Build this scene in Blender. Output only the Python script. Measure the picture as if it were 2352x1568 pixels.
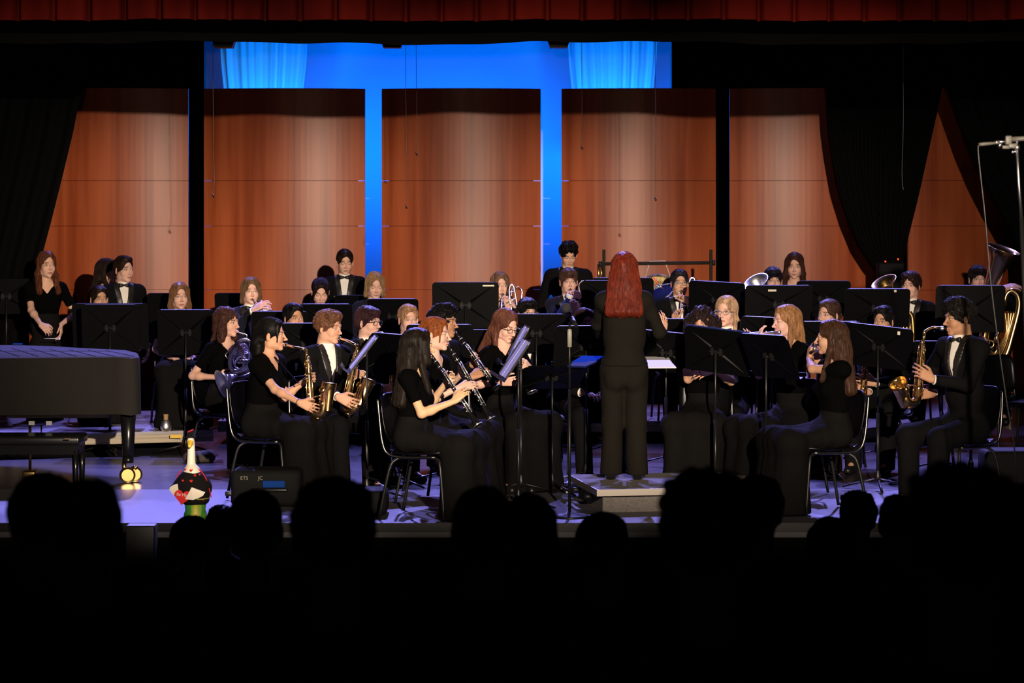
import bpy, math, random
import numpy as np
from mathutils import Vector, Matrix

# ---------------------------------------------------------------- frame: camera at the origin of X/Y, stage floor is z = 0
FPX, CX, YH, HC = 5600.0, 1176.0, 503.0, 2.05
def P(px, py, s):
    """point seen at pixel (px, py) where one metre spans s pixels"""
    return np.array([(px - CX) / s, FPX / s, HC - (py - YH) / s])
def V3(*a): return np.array(a, float)
def nrm(v):
    v = np.asarray(v, float); n = np.linalg.norm(v); return v / n if n > 1e-9 else v
UP = V3(0, 0, 1)
sc = bpy.context.scene
col = sc.collection
for o in list(bpy.data.objects): bpy.data.objects.remove(o)

cam_d = bpy.data.cameras.new('camera'); cam = bpy.data.objects.new('camera', cam_d); col.objects.link(cam)
cam.location = (0, 0, HC); cam.rotation_euler = (math.radians(90), 0, 0)
cam_d.sensor_width = 36; cam_d.lens = 36 * FPX / 2352.0; cam_d.shift_y = -(784 - YH) / 2352.0
cam_d.clip_start = .1; cam_d.clip_end = 200
cam_d.dof.use_dof = True; cam_d.dof.focus_distance = 19.0; cam_d.dof.aperture_fstop = 4.5
sc.camera = cam

w = bpy.data.worlds.new('world'); sc.world = w; w.use_nodes = True
w.node_tree.nodes['Background'].inputs[0].default_value = (.5, .5, .7, 1)
w.node_tree.nodes['Background'].inputs[1].default_value = 0.0022
sc.view_settings.view_transform = 'Standard'; sc.view_settings.look = 'None'
sc.view_settings.exposure = 0.0; sc.view_settings.gamma = 1.0
try: sc.view_settings.use_curve_mapping = False
except Exception: pass
sc.cycles.max_bounces = 6; sc.cycles.use_denoising = True
sc.cycles.sample_clamp_indirect = 4.0; sc.cycles.sample_clamp_direct = 0

def spot(name, loc, aim, power, color, size, blend=.5, radius=.08):
    d = bpy.data.lights.new(name, 'SPOT'); d.energy = power; d.color = color
    d.spot_size = math.radians(size); d.spot_blend = blend; d.shadow_soft_size = radius
    o = bpy.data.objects.new(name, d); col.objects.link(o); o.location = loc
    o.rotation_euler = (Vector(aim) - Vector(loc)).to_track_quat('-Z', 'Y').to_euler(); return o
def area(name, loc, aim, power, color, sx, sy, spread=180):
    d = bpy.data.lights.new(name, 'AREA'); d.energy = power; d.color = color; d.shape = 'RECTANGLE'
    d.size = sx; d.size_y = sy; d.spread = math.radians(spread)
    o = bpy.data.objects.new(name, d); col.objects.link(o); o.location = loc
    o.rotation_euler = (Vector(aim) - Vector(loc)).to_track_quat('-Z', 'Y').to_euler(); return o

WARM = (1.0, .80, .62); LAV = (.29, .26, 1.0); BLUE = (0.0, .13, 1.0)
# front-of-house lamps in the lighting booth
for x, p in ((-4.9, 6800), (-2.7, 8000), (-.5, 8200), (1.9, 7800), (4.1, 4800)):
    spot('front_light', (1.5 + x * .02, 2.0, 3.46), (x, 24.0, .84), p * 1.12, WARM, 15.6, .62, .04)
for x in (-4.2, -.6, 3.2):
    spot('panel_fill_light', (x * .15, 1.6, 2.35), (x, 27.0, 2.95), 420, (1, .72, .5), 11.5, .8, .05)  # weak fill spots added to lift the shaded tops of the panels
# lavender back lights hung over the rear of the stage
for x, p in ((-5.6, 2600), (-3.4, 4200), (-1.2, 4200), (1.1, 3600), (3.2, 3600), (5.2, 2600)):
    spot('back_light', (x, 24.9, 6.4), (x * .93, 18.6, 0.2), p, LAV, 44, .6, .05)
for x in (-4.0, -1.9, .4, 2.5, 4.6):
    spot('back_light', (x, 26.0, 6.2), (x * .97, 22.4, 1.4), 900, LAV, 48, .7, .05)
# the blue wash on the backdrop
for x in (-2.5, -.56, 1.4):
    area('cyclorama_light', (x, 29.62, 2.7), (x, 31.0, 3.15), 60, BLUE, 1.3, .25)
for x in (-3.1, 1.25):
    spot('drape_fill_light', (x, 29.55, 2.6), (x, 30.3, 4.0), 130, (.01, .30, 1.0), 80, .9, .1)  # extra spots added only to brighten the pale drapes

# ---------------------------------------------------------------- object helpers
def tag(o, label=None, cat=None, group=None, kind=None):
    if label: o['label'] = label
    if cat: o['category'] = cat
    if group: o['group'] = group
    if kind: o['kind'] = kind
    return o
def empty(name, loc, label=None, cat=None, group=None, rz=0.0):
    o = bpy.data.objects.new(name, None); col.objects.link(o)
    o.location = tuple(float(v) for v in loc); o.rotation_euler = (0, 0, rz); o.empty_display_size = .1
    return tag(o, label, cat, group)
def wm(o):
    m = Matrix.LocRotScale(o.location, o.rotation_euler, o.scale)
    return wm(o.parent) @ m if o.parent else m
def mesh_np(name, V, Q, pig=None, smooth=True):
    """mesh from arrays; Q is (n,4) or (n,3)"""
    me = bpy.data.meshes.new(name); V = np.ascontiguousarray(V, np.float32); Q = np.ascontiguousarray(Q, np.int32)
    n = len(Q); k = Q.shape[1] if n else 4
    me.vertices.add(len(V)); me.vertices.foreach_set('co', V.ravel())
    me.loops.add(n * k); me.loops.foreach_set('vertex_index', Q.ravel())
    me.polygons.add(n); me.polygons.foreach_set('loop_start', np.arange(0, n * k, k, dtype=np.int32))
    me.polygons.foreach_set('loop_total', np.full(n, k, np.int32))
    me.polygons.foreach_set('use_smooth', np.full(n, smooth, bool))
    me.update(calc_edges=True)
    if pig is not None:
        a = me.color_attributes.new('pig', 'FLOAT_COLOR', 'POINT')
        c = np.ones((len(V), 4), np.float32); c[:, :3] = pig; a.data.foreach_set('color', c.ravel())
    return me
class G:
    """collects verts and faces in world or local space"""
    def __init__(s): s.v = []; s.f = []; s.sm = []
    def add(s, v, f, smooth=True):
        o = len(s.v); s.v += [tuple(map(float, p)) for p in v]; s.f += [tuple(i + o for i in q) for q in f]; s.sm += [smooth] * len(f); return s
    def box(s, c, size, ax=None, bev=0.0):
        c = V3(*c); h = V3(*size) / 2; ax = np.eye(3) if ax is None else np.array(ax)
        if bev <= 0:
            vs = [c + (ax.T @ (h * V3(i, j, k))) for i in (-1, 1) for j in (-1, 1) for k in (-1, 1)]
            return s.add(vs, [(0, 1, 3, 2), (4, 6, 7, 5), (0, 4, 5, 1), (2, 3, 7, 6), (0, 2, 6, 4), (1, 5, 7, 3)], False)
        b = min(bev, min(h) * .9); loops = []
        xs, ys = h[0], h[1]
        def ring(zz, ins):
            r = []
            for cx, cy, a0 in ((1, 1, 0), (-1, 1, 90), (-1, -1, 180), (1, -1, 270)):
                for t in (0, 30, 60, 90):
                    a = math.radians(a0 + t)
                    r.append(c + ax.T @ V3(cx * (xs - b) + (b - ins) * math.cos(a), cy * (ys - b) + (b - ins) * math.sin(a), zz))
            return r
        k = b * .3
        rs = [ring(-h[2], b * .9), ring(-h[2] + k, k), ring(-h[2] + b, 0), ring(h[2] - b, 0), ring(h[2] - k, k), ring(h[2], b * .9)]
        n = 16; vs = [p for r in rs for p in r]; fs = []
        for i in range(5):
            for j in range(n): fs.append((i * n + j, i * n + (j + 1) % n, (i + 1) * n + (j + 1) % n, (i + 1) * n + j))
        fs.append(tuple(reversed(range(n)))); fs.append(tuple(5 * n + j for j in range(n)))
        s.add(vs, fs[:-2], True); o = len(s.v) - len(vs)
        s.f += [tuple(i + o for i in q) for q in fs[-2:]]; s.sm += [False, False]; return s
    def tube(s, pts, r, n=8, caps=True, closed=False, flat=1.0, up=None):
        pts = [V3(*p) for p in pts]; m = len(pts)
        r = [r] * m if np.isscalar(r) else list(r)
        T = []
        for i in range(m):
            a = pts[(i - 1) % m] if (i > 0 or closed) else pts[i]; b = pts[(i + 1) % m] if (i < m - 1 or closed) else pts[i]
            T.append(nrm(b - a))
        ref = V3(*up) if up is not None else (UP if abs(T[0][2]) < .9 else V3(1, 0, 0))
        N = nrm(np.cross(np.cross(T[0], ref), T[0])); vs = []
        for i in range(m):
            N = N - T[i] * N.dot(T[i]); N = nrm(N) if np.linalg.norm(N) > 1e-6 else nrm(np.cross(T[i], V3(.3, .5, .8)))
            Bv = np.cross(T[i], N)
            for j in range(n):
                a = 2 * math.pi * j / n; vs.append(pts[i] + r[i] * (math.cos(a) * N * flat + math.sin(a) * Bv))
        fs = []
        for i in range(m if closed else m - 1):
            for j in range(n):
                i2 = (i + 1) % m; fs.append((i * n + j, i * n + (j + 1) % n, i2 * n + (j + 1) % n, i2 * n + j))
        s.add(vs, fs, True)
        if caps and not closed:
            o = len(s.v) - len(vs)
            s.f.append(tuple(o + j for j in reversed(range(n)))); s.f.append(tuple(o + (m - 1) * n + j for j in range(n))); s.sm += [False, False]
        return s
    def lathe(s, c, axis, prof, n=24, ref=None, sx=1.0):
        """prof: list of (radius, distance along axis)"""
        c = V3(*c); A = nrm(axis); rf = V3(*ref) if ref is not None else (UP if abs(A[2]) < .9 else V3(1, 0, 0))
        N = nrm(np.cross(np.cross(A, rf), A)); B = np.cross(A, N); vs = []; fs = []
        for r, d in prof:
            for j in range(n):
                a = 2 * math.pi * j / n; vs.append(c + A * d + max(r, 1e-5) * (math.cos(a) * N * sx + math.sin(a) * B))
        for i in range(len(prof) - 1):
            for j in range(n): fs.append((i * n + j, i * n + (j + 1) % n, (i + 1) * n + (j + 1) % n, (i + 1) * n + j))
        return s.add(vs, fs, True)
    def ball(s, c, r, n=10, m=7, ax=None):
        r = V3(r, r, r) if np.isscalar(r) else V3(*r); ax = np.eye(3) if ax is None else np.array(ax); vs = []; fs = []
        for i in range(m + 1):
            t = math.pi * i / m
            for j in range(n):
                a = 2 * math.pi * j / n
                vs.append(V3(*c) + ax.T @ (r * V3(math.sin(t) * math.cos(a), math.sin(t) * math.sin(a), math.cos(t))))
        for i in range(m):
            for j in range(n): fs.append((i * n + j, (i + 1) * n + j, (i + 1) * n + (j + 1) % n, i * n + (j + 1) % n))
        return s.add(vs, fs, True)
    def poly(s, pts, thick, nrmv):
        """flat outline given thickness along nrmv"""
        n = len(pts); t = V3(*nrmv) * thick / 2; vs = [V3(*p) - t for p in pts] + [V3(*p) + t for p in pts]
        fs = [tuple(reversed(range(n))), tuple(range(n, 2 * n))] + [(i, (i + 1) % n, n + (i + 1) % n, n + i) for i in range(n)]
        return s.add(vs, fs, False)
    def build(s, name, mat, parent=None):
        me = bpy.data.meshes.new(name); vs = s.v
        o = bpy.data.objects.new(name, me); col.objects.link(o)
        if parent is not None:
            o.parent = parent; inv = wm(parent).inverted(); vs = [tuple(inv @ Vector(p)) for p in vs]
        me.from_pydata(vs, [], s.f); me.polygons.foreach_set('use_smooth', s.sm); me.update()
        me.materials.append(mat); return o
def link_np(name, V, Q, mat, parent, pig=None):
    if parent is not None:
        inv = np.array(wm(parent).inverted()); V = V @ inv[:3, :3].T + inv[:3, 3]
    me = mesh_np(name, V, Q, pig); me.materials.append(mat)
    o = bpy.data.objects.new(name, me); col.objects.link(o)
    if parent is not None: o.parent = parent
    return o
def smooth_path(pts, k=6, closed=False):
    pts = [V3(*p) for p in pts]; n = len(pts); out = []
    for i in range(n if closed else n - 1):
        p0 = pts[(i - 1) % n] if (closed or i > 0) else pts[i]; p1 = pts[i]; p2 = pts[(i + 1) % n]
        p3 = pts[(i + 2) % n] if (closed or i + 2 < n) else pts[min(i + 1, n - 1)]
        for j in range(k):
            t = j / k
            out.append(.5 * ((2 * p1) + (p2 - p0) * t + (2 * p0 - 5 * p1 + 4 * p2 - p3) * t * t + (3 * p1 - p0 - 3 * p2 + p3) * t ** 3))
    if not closed: out.append(pts[-1])
    return out
def copy_tree(o, parent=None, loc=None, rz=None):
    c = o.copy(); col.objects.link(c)
    if parent is not None: c.parent = parent; c.matrix_parent_inverse = o.matrix_parent_inverse
    if loc is not None: c.location = tuple(map(float, loc))
    if rz is not None: c.rotation_euler = (0, 0, rz)
    for ch in list(o.children): copy_tree(ch, c)
    return c

# ---------------------------------------------------------------- materials
MAT = {}
def mat(name, color=(.5, .5, .5), rough=.5, metal=0.0, spec=.5, noise=None, bump=None, coat=0.0, emit=None, attr=None, sheen=0.0, aniso=0.0, hairy=None):
    if name in MAT: return MAT[name]
    m = bpy.data.materials.new(name); m.use_nodes = True; MAT[name] = m
    nt = m.node_tree; b = nt.nodes['Principled BSDF']
    b.inputs['Base Color'].default_value = (*color, 1); b.inputs['Roughness'].default_value = rough
    b.inputs['Metallic'].default_value = metal; b.inputs['Specular IOR Level'].default_value = spec
    if coat: b.inputs['Coat Weight'].default_value = coat; b.inputs['Coat Roughness'].default_value = .12
    if sheen: b.inputs['Sheen Weight'].default_value = sheen; b.inputs['Sheen Roughness'].default_value = .5
    if emit: b.inputs['Emission Color'].default_value = (*emit[0], 1); b.inputs['Emission Strength'].default_value = emit[1]
    if aniso: b.inputs['Anisotropic'].default_value = aniso
    tc = nt.nodes.new('ShaderNodeTexCoord')
    if attr:
        a = nt.nodes.new('ShaderNodeAttribute'); a.attribute_name = attr; nt.links.new(a.outputs['Color'], b.inputs['Base Color'])
    if noise:   # (scale vec, color2, amount, detail)
        sca, c2, lo, hi = noise
        mp = nt.nodes.new('ShaderNodeMapping'); mp.inputs['Scale'].default_value = sca
        nz = nt.nodes.new('ShaderNodeTexNoise'); nz.inputs['Scale'].default_value = 1; nz.inputs['Detail'].default_value = 5
        rp = nt.nodes.new('ShaderNodeMapRange'); rp.inputs['From Min'].default_value = lo; rp.inputs['From Max'].default_value = hi
        mx = nt.nodes.new('ShaderNodeMix'); mx.data_type = 'RGBA'
        mx.inputs['A'].default_value = (*color, 1); mx.inputs['B'].default_value = (*c2, 1)
        nt.links.new(tc.outputs['Object'], mp.inputs['Vector']); nt.links.new(mp.outputs['Vector'], nz.inputs['Vector'])
        nt.links.new(nz.outputs['Fac'], rp.inputs['Value']); nt.links.new(rp.outputs['Result'], mx.inputs['Factor'])
        nt.links.new(mx.outputs['Result'], b.inputs['Base Color'])
    if bump:    # (scale vec, strength, distance)
        mp = nt.nodes.new('ShaderNodeMapping'); mp.inputs['Scale'].default_value = bump[0]
        nz = nt.nodes.new('ShaderNodeTexNoise'); nz.inputs['Scale'].default_value = 1; nz.inputs['Detail'].default_value = 4
        bp = nt.nodes.new('ShaderNodeBump'); bp.inputs['Strength'].default_value = bump[1]; bp.inputs['Distance'].default_value = bump[2]
        nt.links.new(tc.outputs['Object'], mp.inputs['Vector']); nt.links.new(mp.outputs['Vector'], nz.inputs['Vector'])
        nt.links.new(nz.outputs['Fac'], bp.inputs['Height']); nt.links.new(bp.outputs['Normal'], b.inputs['Normal'])
    return m
M_floor = mat('stage_floor', (.022, .022, .03), .30, spec=.5, noise=((.7, 2.5, 1), (.045, .045, .055), .4, .75), bump=((3, 3, 3), .12, .01))
M_apron = mat('apron_floor', (.115, .11, .12), .42, spec=.35, noise=((1.2, .5, 1), (.075, .07, .08), .35, .7), bump=((6, 6, 6), .1, .01))
M_blackwall = mat('black_wall', (.003, .003, .003), .9, spec=.1)
M_drape = mat('black_velour', (.0022, .0025, .0025), .95, spec=.08)
M_redvel = mat('red_velour', (.125, .008, .005), .9, spec=.05, noise=((2, 2, 1), (.06, .004, .003), .35, .65))
M_cyc = mat('cyclorama_cloth', (.75, .75, .75), .9, spec=.05)
M_white_drape = mat('white_drape', (.9, .9, .9), .8, spec=.1)
M_wood = mat('cherry_veneer', (.44, .106, .036), .34, spec=.22, noise=((7, 7, .3), (.27, .050, .013), .35, .66), coat=.0)
M_black_metal = mat('black_metal', (.008, .008, .008), .38, spec=.5)
M_stand = mat('stand_black_paint', (.0012, .0012, .0014), .42, spec=.12, bump=((120, 120, 120), .08, .001))
M_matte = mat('matte_black', (.006, .006, .006), .75, spec=.12)
M_post = mat('gong_stand_paint', (.022, .019, .013), .8, spec=.1)
M_steel = mat('brushed_steel', (.55, .55, .56), .35, 1.0)
M_silver = mat('silver_plate', (.97, .97, .98), .38, 1.0)
M_gold = mat('gold_lacquer', (.95, .66, .27), .22, 1.0)
M_brass = mat('brass', (.45, .30, .11), .3, 1.0)
M_bronze = mat('hammered_bronze', (.16, .12, .055), .5, .7, noise=((14, 14, 14), (.42, .33, .15), .4, .6), bump=((20, 20, 20), .5, .01))
M_ebony = mat('black_grenadilla', (.006, .006, .006), .22, spec=.6)
M_paper = mat('sheet_paper', (.62, .62, .60), .7, spec=.2)
M_navy = mat('navy_folder', (.006, .012, .06), .8, spec=.05)
M_blue = mat('blue_folder', (.010, .045, .22), .95, spec=.0)
M_chair = mat('chair_plastic', (.002, .002, .003), .30, spec=.3)
M_chrome = mat('chrome_tube', (.13, .125, .12), .32, 1.0)
M_tubeblk = mat('black_tube', (.010, .010, .009), .4, 0.0, spec=.4)
M_suit = mat('black_suit_cloth', (.0055, .0055, .006), .9, spec=.04, sheen=.0, bump=((60, 60, 60), .2, .002))
M_suit2 = mat('charcoal_suit_cloth', (.0105, .0095, .0075), .9, spec=.04, sheen=.0, bump=((8, 8, 5), .5, .02))
M_navysuit = mat('navy_suit_cloth', (.010, .011, .024), .85, spec=.08, sheen=.03)
M_satin = mat('black_satin', (.012, .011, .011), .4, spec=.4)
M_velvet = mat('black_velvet', (.0016, .0016, .0016), .95, spec=.04)
M_skirt = mat('black_skirt_cloth', (.0065, .006, .0058), .9, spec=.05, bump=((14, 14, 3), .5, .02))
M_shirt = mat('white_shirt', (.80, .77, .70), .8, spec=.15)
M_skin = mat('skin', (.6, .4, .3), .55, spec=.25, attr='pig')
M_shoe = mat('black_leather', (.008, .008, .008), .3, spec=.45)
M_frame_gl = mat('glasses_frame', (.02, .015, .02), .3)
M_lens = mat('glasses_lens', (.9, .9, .9), .05)
_n = M_lens.node_tree; _t = _n.nodes.new('ShaderNodeBsdfTransparent'); _g = _n.nodes.new('ShaderNodeBsdfGlossy'); _g.inputs['Roughness'].default_value = .05; _m = _n.nodes.new('ShaderNodeMixShader'); _m.inputs[0].default_value = .05
_n.links.new(_t.outputs[0], _m.inputs[1]); _n.links.new(_g.outputs[0], _m.inputs[2]); _n.links.new(_m.outputs[0], _n.nodes['Material Output'].inputs['Surface'])
def hair_mat(c):
    k = 'hair_%02x%02x%02x' % tuple(int(min(1, v) * 255) for v in c)
    if k in MAT: return MAT[k]
    m = mat(k, c, .5, spec=.14, noise=((60, 60, 14), tuple(v * .45 for v in c), .35, .65))
    return m
# ---------------------------------------------------------------- organic surfaces: blended capsules and ellipsoids, polygonised
def _capd(p, a, b, ra, rb):
    pa = p - a; ba = (b - a); bb = max(float(ba.dot(ba)), 1e-9)
    h = np.clip((pa @ ba) / bb, 0, 1)
    q = pa - h[:, None] * ba
    return np.sqrt((q * q).sum(1)) - (ra + (rb - ra) * h)
def _elld(p, c, r, ax):
    q = p - c
    if ax is not None: q = q @ ax.T
    q1 = q / r; k0 = np.sqrt((q1 * q1).sum(1)); q2 = q1 / r; k1 = np.sqrt((q2 * q2).sum(1)) + 1e-9
    return k0 * (k0 - 1) / k1
def smin(a, b, k):
    h = np.clip(.5 + .5 * (b - a) / k, 0, 1); return b * (1 - h) + a * h - k * h * (1 - h)
class SDF:
    def __init__(s, k=.012): s.p = []; s.k = k; s.post = []; s.disp = None
    def c(s, a, b, ra, rb=None, k=None, sub=False):
        s.p.append(('c', V3(*a), V3(*b), ra, ra if rb is None else rb, s.k if k is None else k, sub)); return s
    def e(s, c, r, ax=None, k=None, sub=False):
        s.p.append(('e', V3(*c), V3(*r) if not np.isscalar(r) else V3(r, r, r), None if ax is None else np.array(ax, float), 0, s.k if k is None else k, sub)); return s
    def _one(s, q, pts):
        if q[0] == 'c': return _capd(pts, q[1].astype(np.float32), q[2].astype(np.float32), q[3], q[4])
        return _elld(pts, q[1].astype(np.float32), q[2].astype(np.float32), None if q[3] is None else q[3].astype(np.float32))
    def mesh(s, h, B=10):
        pos = [q for q in s.p if not q[6]]
        lo = np.min([np.minimum(q[1] - q[3], q[2] - q[4]) if q[0] == 'c' else q[1] - q[2].max() for q in pos], 0) - .025
        hi = np.max([np.maximum(q[1] + q[3], q[2] + q[4]) if q[0] == 'c' else q[1] + q[2].max() for q in pos], 0) + .025
        nb = np.ceil((hi - lo) / (h * B)).astype(int) + 1
        cen = np.stack(np.meshgrid(*[np.arange(n) for n in nb], indexing='ij'), -1).reshape(-1, 3)
        bc = (lo + (cen + .5 - .5 / B) * h * B).astype(np.float32); R = h * B * .87
        D = [s._one(q, bc) for q in s.p]
        d0 = np.full(len(bc), 1., np.float32)
        for q, d in zip(s.p, D):
            if not q[6]: d0 = np.minimum(d0, d)
        act = np.where(np.abs(d0) < R + .03)[0]
        Fv = np.where(d0 < 0, -1., 1.).astype(np.float32)[:, None] * np.ones((1, B ** 3), np.float32)
        loc = np.stack(np.meshgrid(*[np.arange(B)] * 3, indexing='ij'), -1).reshape(-1, 3) * h
        pts = (lo + cen[act] * h * B)[:, None, :] + loc[None]; pts = pts.astype(np.float32)
        val = np.full((len(act), B ** 3), 1., np.float32)
        for q, d in zip(s.p, D):
            m = np.where(d[act] < R + .035)[0]
            if not len(m): continue
            pp = pts[m].reshape(-1, 3); dd = s._one(q, pp).reshape(len(m), -1)
            val[m] = -smin(-val[m], dd, q[5]) if q[6] else smin(val[m], dd, q[5])
        P2 = pts.reshape(-1, 3); v2 = val.reshape(-1)
        for fn in s.post: v2 = fn(P2, v2)
        Fv[act] = v2.reshape(len(act), -1)
        Fg = Fv.reshape(*nb, B, B, B).transpose(0, 3, 1, 4, 2, 5).reshape(nb[0] * B, nb[1] * B, nb[2] * B)
        return nets(Fg, lo, h)
def nets(F, lo, h):
    ins = F < 0; c = np.zeros(tuple(n - 1 for n in F.shape), np.int8)
    off = [(i, j, k) for i in (0, 1) for j in (0, 1) for k in (0, 1)]
    sl = lambda o, n: slice(o, n - 1 + o)
    for o in off: c += ins[sl(o[0], F.shape[0]), sl(o[1], F.shape[1]), sl(o[2], F.shape[2])]
    act = (c > 0) & (c < 8); ijk = np.argwhere(act)
    idm = np.full(c.shape, -1, np.int32); idm[act] = np.arange(len(ijk))
    vals = np.stack([F[ijk[:, 0] + o[0], ijk[:, 1] + o[1], ijk[:, 2] + o[2]] for o in off], 1)
    pos = np.zeros((len(ijk), 3), np.float32); cnt = np.zeros(len(ijk), np.float32)
    for a in range(8):
        for b in range(a + 1, 8):
            d = np.array(off[b]) - np.array(off[a])
            if np.abs(d).sum() != 1: continue
            va, vb = vals[:, a], vals[:, b]; m = (va < 0) != (vb < 0)
            t = va[m] / (va[m] - vb[m]); pos[m] += np.array(off[a]) + t[:, None] * d; cnt[m] += 1
    V = lo + h * (ijk + pos / np.maximum(cnt, 1)[:, None]); Q = []
    for ax in range(3):
        b, c2 = (ax + 1) % 3, (ax + 2) % 3
        sa = [slice(1, -1)] * 3; sb = [slice(1, -1)] * 3; sa[ax] = slice(0, -1); sb[ax] = slice(1, None)
        A = ins[tuple(sa)]; Bm = ins[tuple(sb)]; e = np.argwhere(A != Bm)
        if not len(e): continue
        o = np.ones(3, int); o[ax] = 0; n = e + o; fl = A[tuple(e.T)]
        def cell(db, dc):
            m = n.copy(); m[:, b] += db; m[:, c2] += dc; return idm[tuple(m.T)]
        q = np.stack([cell(-1, -1), cell(0, -1), cell(0, 0), cell(-1, 0)], 1); q[~fl] = q[~fl][:, ::-1]; Q.append(q)
    Q = np.concatenate(Q) if Q else np.zeros((0, 4), int); Q = Q[(Q >= 0).all(1)]
    return V, Q
def wob(seed, n=6, f=(40, 40, 40)):
    r = np.random.RandomState(seed); K = r.normal(size=(n, 3)) * np.array(f); ph = r.uniform(0, 6.28, n)
    K = K.astype(np.float32)
    def fn(p): return np.sin(p @ K.T + ph.astype(np.float32)).sum(1) / n
    return fn

# ---------------------------------------------------------------- head (local axes: right, forward, up; origin between the eyes' level and the skull centre)
_heads = {}
def head_mesh(kind):
    if kind in _heads: return _heads[kind]
    fem = kind.startswith('f'); rnd = 1.06 if 'r' in kind[1:] else 1.0
    S = SDF(.014)
    S.e((0, -.012, .034), (.073, .092, .082)).e((0, .026, -.028), (.059 * rnd, .060, .080))
    jw = .045 if fem else .050
    S.e((0, .032, -.074), (jw * rnd, .046, .034)).e((0, .068, -.100), (.020 if fem else .025, .016, .015), k=.02)
    for sgn in (-1, 1):
        S.e((sgn * .035 * rnd, .053, -.032), (.024, .026, .028), k=.02)
        S.e((sgn * .046, -.002, -.062), (.018, .03, .03), k=.02)
    S.c((-.030, .081, .020), (.030, .081, .020), .008 if fem else .010)
    for sgn in (-1, 1): S.e((sgn * .031, .097, .001), (.017, .014, .0115), k=.009, sub=True)
    for sgn in (-1, 1): S.e((sgn * .0315, .0735, .0), (.0145, .0125, .0125), k=.002)
    S.c((0, .084, .012), (0, .106, -.030), .0065, .0085, k=.008).e((0, .110, -.034), (.0095, .0105, .0085), k=.008)
    for sgn in (-1, 1): S.e((sgn * .011, .099, -.037), (.0075, .009, .007), k=.005)
    for sgn in (-1, 1):
        S.c((sgn * .021, .079, -.068), (0, .0905, -.064), .0035, .0055, k=.004)
        S.c((sgn * .018, .079, -.071), (0, .0885, -.0755), .004, .0065, k=.004)
    S.e((0, .098, -.070), (.03, .012, .0012), k=.002, sub=True)
    for sgn in (-1, 1):
        ax = [nrm((1, sgn * -.35, 0)), nrm((sgn * .35, 1, -.15)), nrm((0, .15, 1))]
        S.e((sgn * .078, -.010, -.012), (.007, .017, .031), ax, k=.004)
        S.e((sgn * .086, -.004, -.010), (.006, .009, .018), ax, k=.004, sub=True)
    S.c((0, -.02, -.06), (0, -.035, -.165), .047 if fem else .056, .046 if fem else .058, k=.02)
    V, Q = S.mesh(.0030); _heads[kind] = (V, Q); return V, Q
def head_color(V, tone, brow, lips, down=False, shadow=0.0):
    x, y, z = V[:, 0], V[:, 1], V[:, 2]; ax = np.abs(x); C = np.tile(np.array(tone), (len(V), 1)); fr = y > .055
    def blend(m, c, a=1.0):
        a = np.clip(a * m, 0, 1)[:, None]; C[:] = C * (1 - a) + np.array(c) * a
    t = np.array(tone); flush = t * np.array([1.06, .86, .84])
    d = np.sqrt((ax - .036) ** 2 + (z + .035) ** 2); blend(np.clip(1 - d / .024, 0, 1) * fr, flush, .5)
    blend(np.clip(1 - np.sqrt(x ** 2 + (z + .035) ** 2) / .014, 0, 1) * fr, flush, .6)
    lipm = ((np.abs(z + .0695) < .0095 - ax * .32) & (ax < .021) & fr).astype(float); blend(lipm, lips, .85)
    blend(((np.abs(z + .0697) < .0016) & (ax < .020) & fr).astype(float), np.array(lips) * .3, .8)
    blend(((np.abs(ax - .006) < .0035) & (np.abs(z + .0425) < .0025) & (y > .09)).astype(float), t * .25, .8)
    zb = .0235 - (ax - .034) ** 2 * 9 ; blend(((np.abs(z - zb) < .0036) & (ax > .013) & (ax < .050) & fr).astype(float), brow, .85)
    ez = (z - 0.0) ; almond = .0064 * np.clip(1 - ((ax - .0315) / .0155) ** 2, 0, 1)
    eye = (np.abs(ez) < almond) & fr
    if not down:
        blend(eye.astype(float), (.50, .46, .43), .85)
        blend((((ax - .0315) ** 2 + ez ** 2 < .0056 ** 2) & eye).astype(float), (.03, .018, .012), 1)
    lid = (np.abs(ez - (almond + .0008) * (-.6 if down else 1)) < .0018) & (np.abs(ax - .0315) < .016) & fr
    blend(lid.astype(float), np.array(brow) * .4, .9)
    blend(((np.abs(ez) < almond + .004) & ~eye & fr).astype(float), t * .62, .45)
    return C

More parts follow.
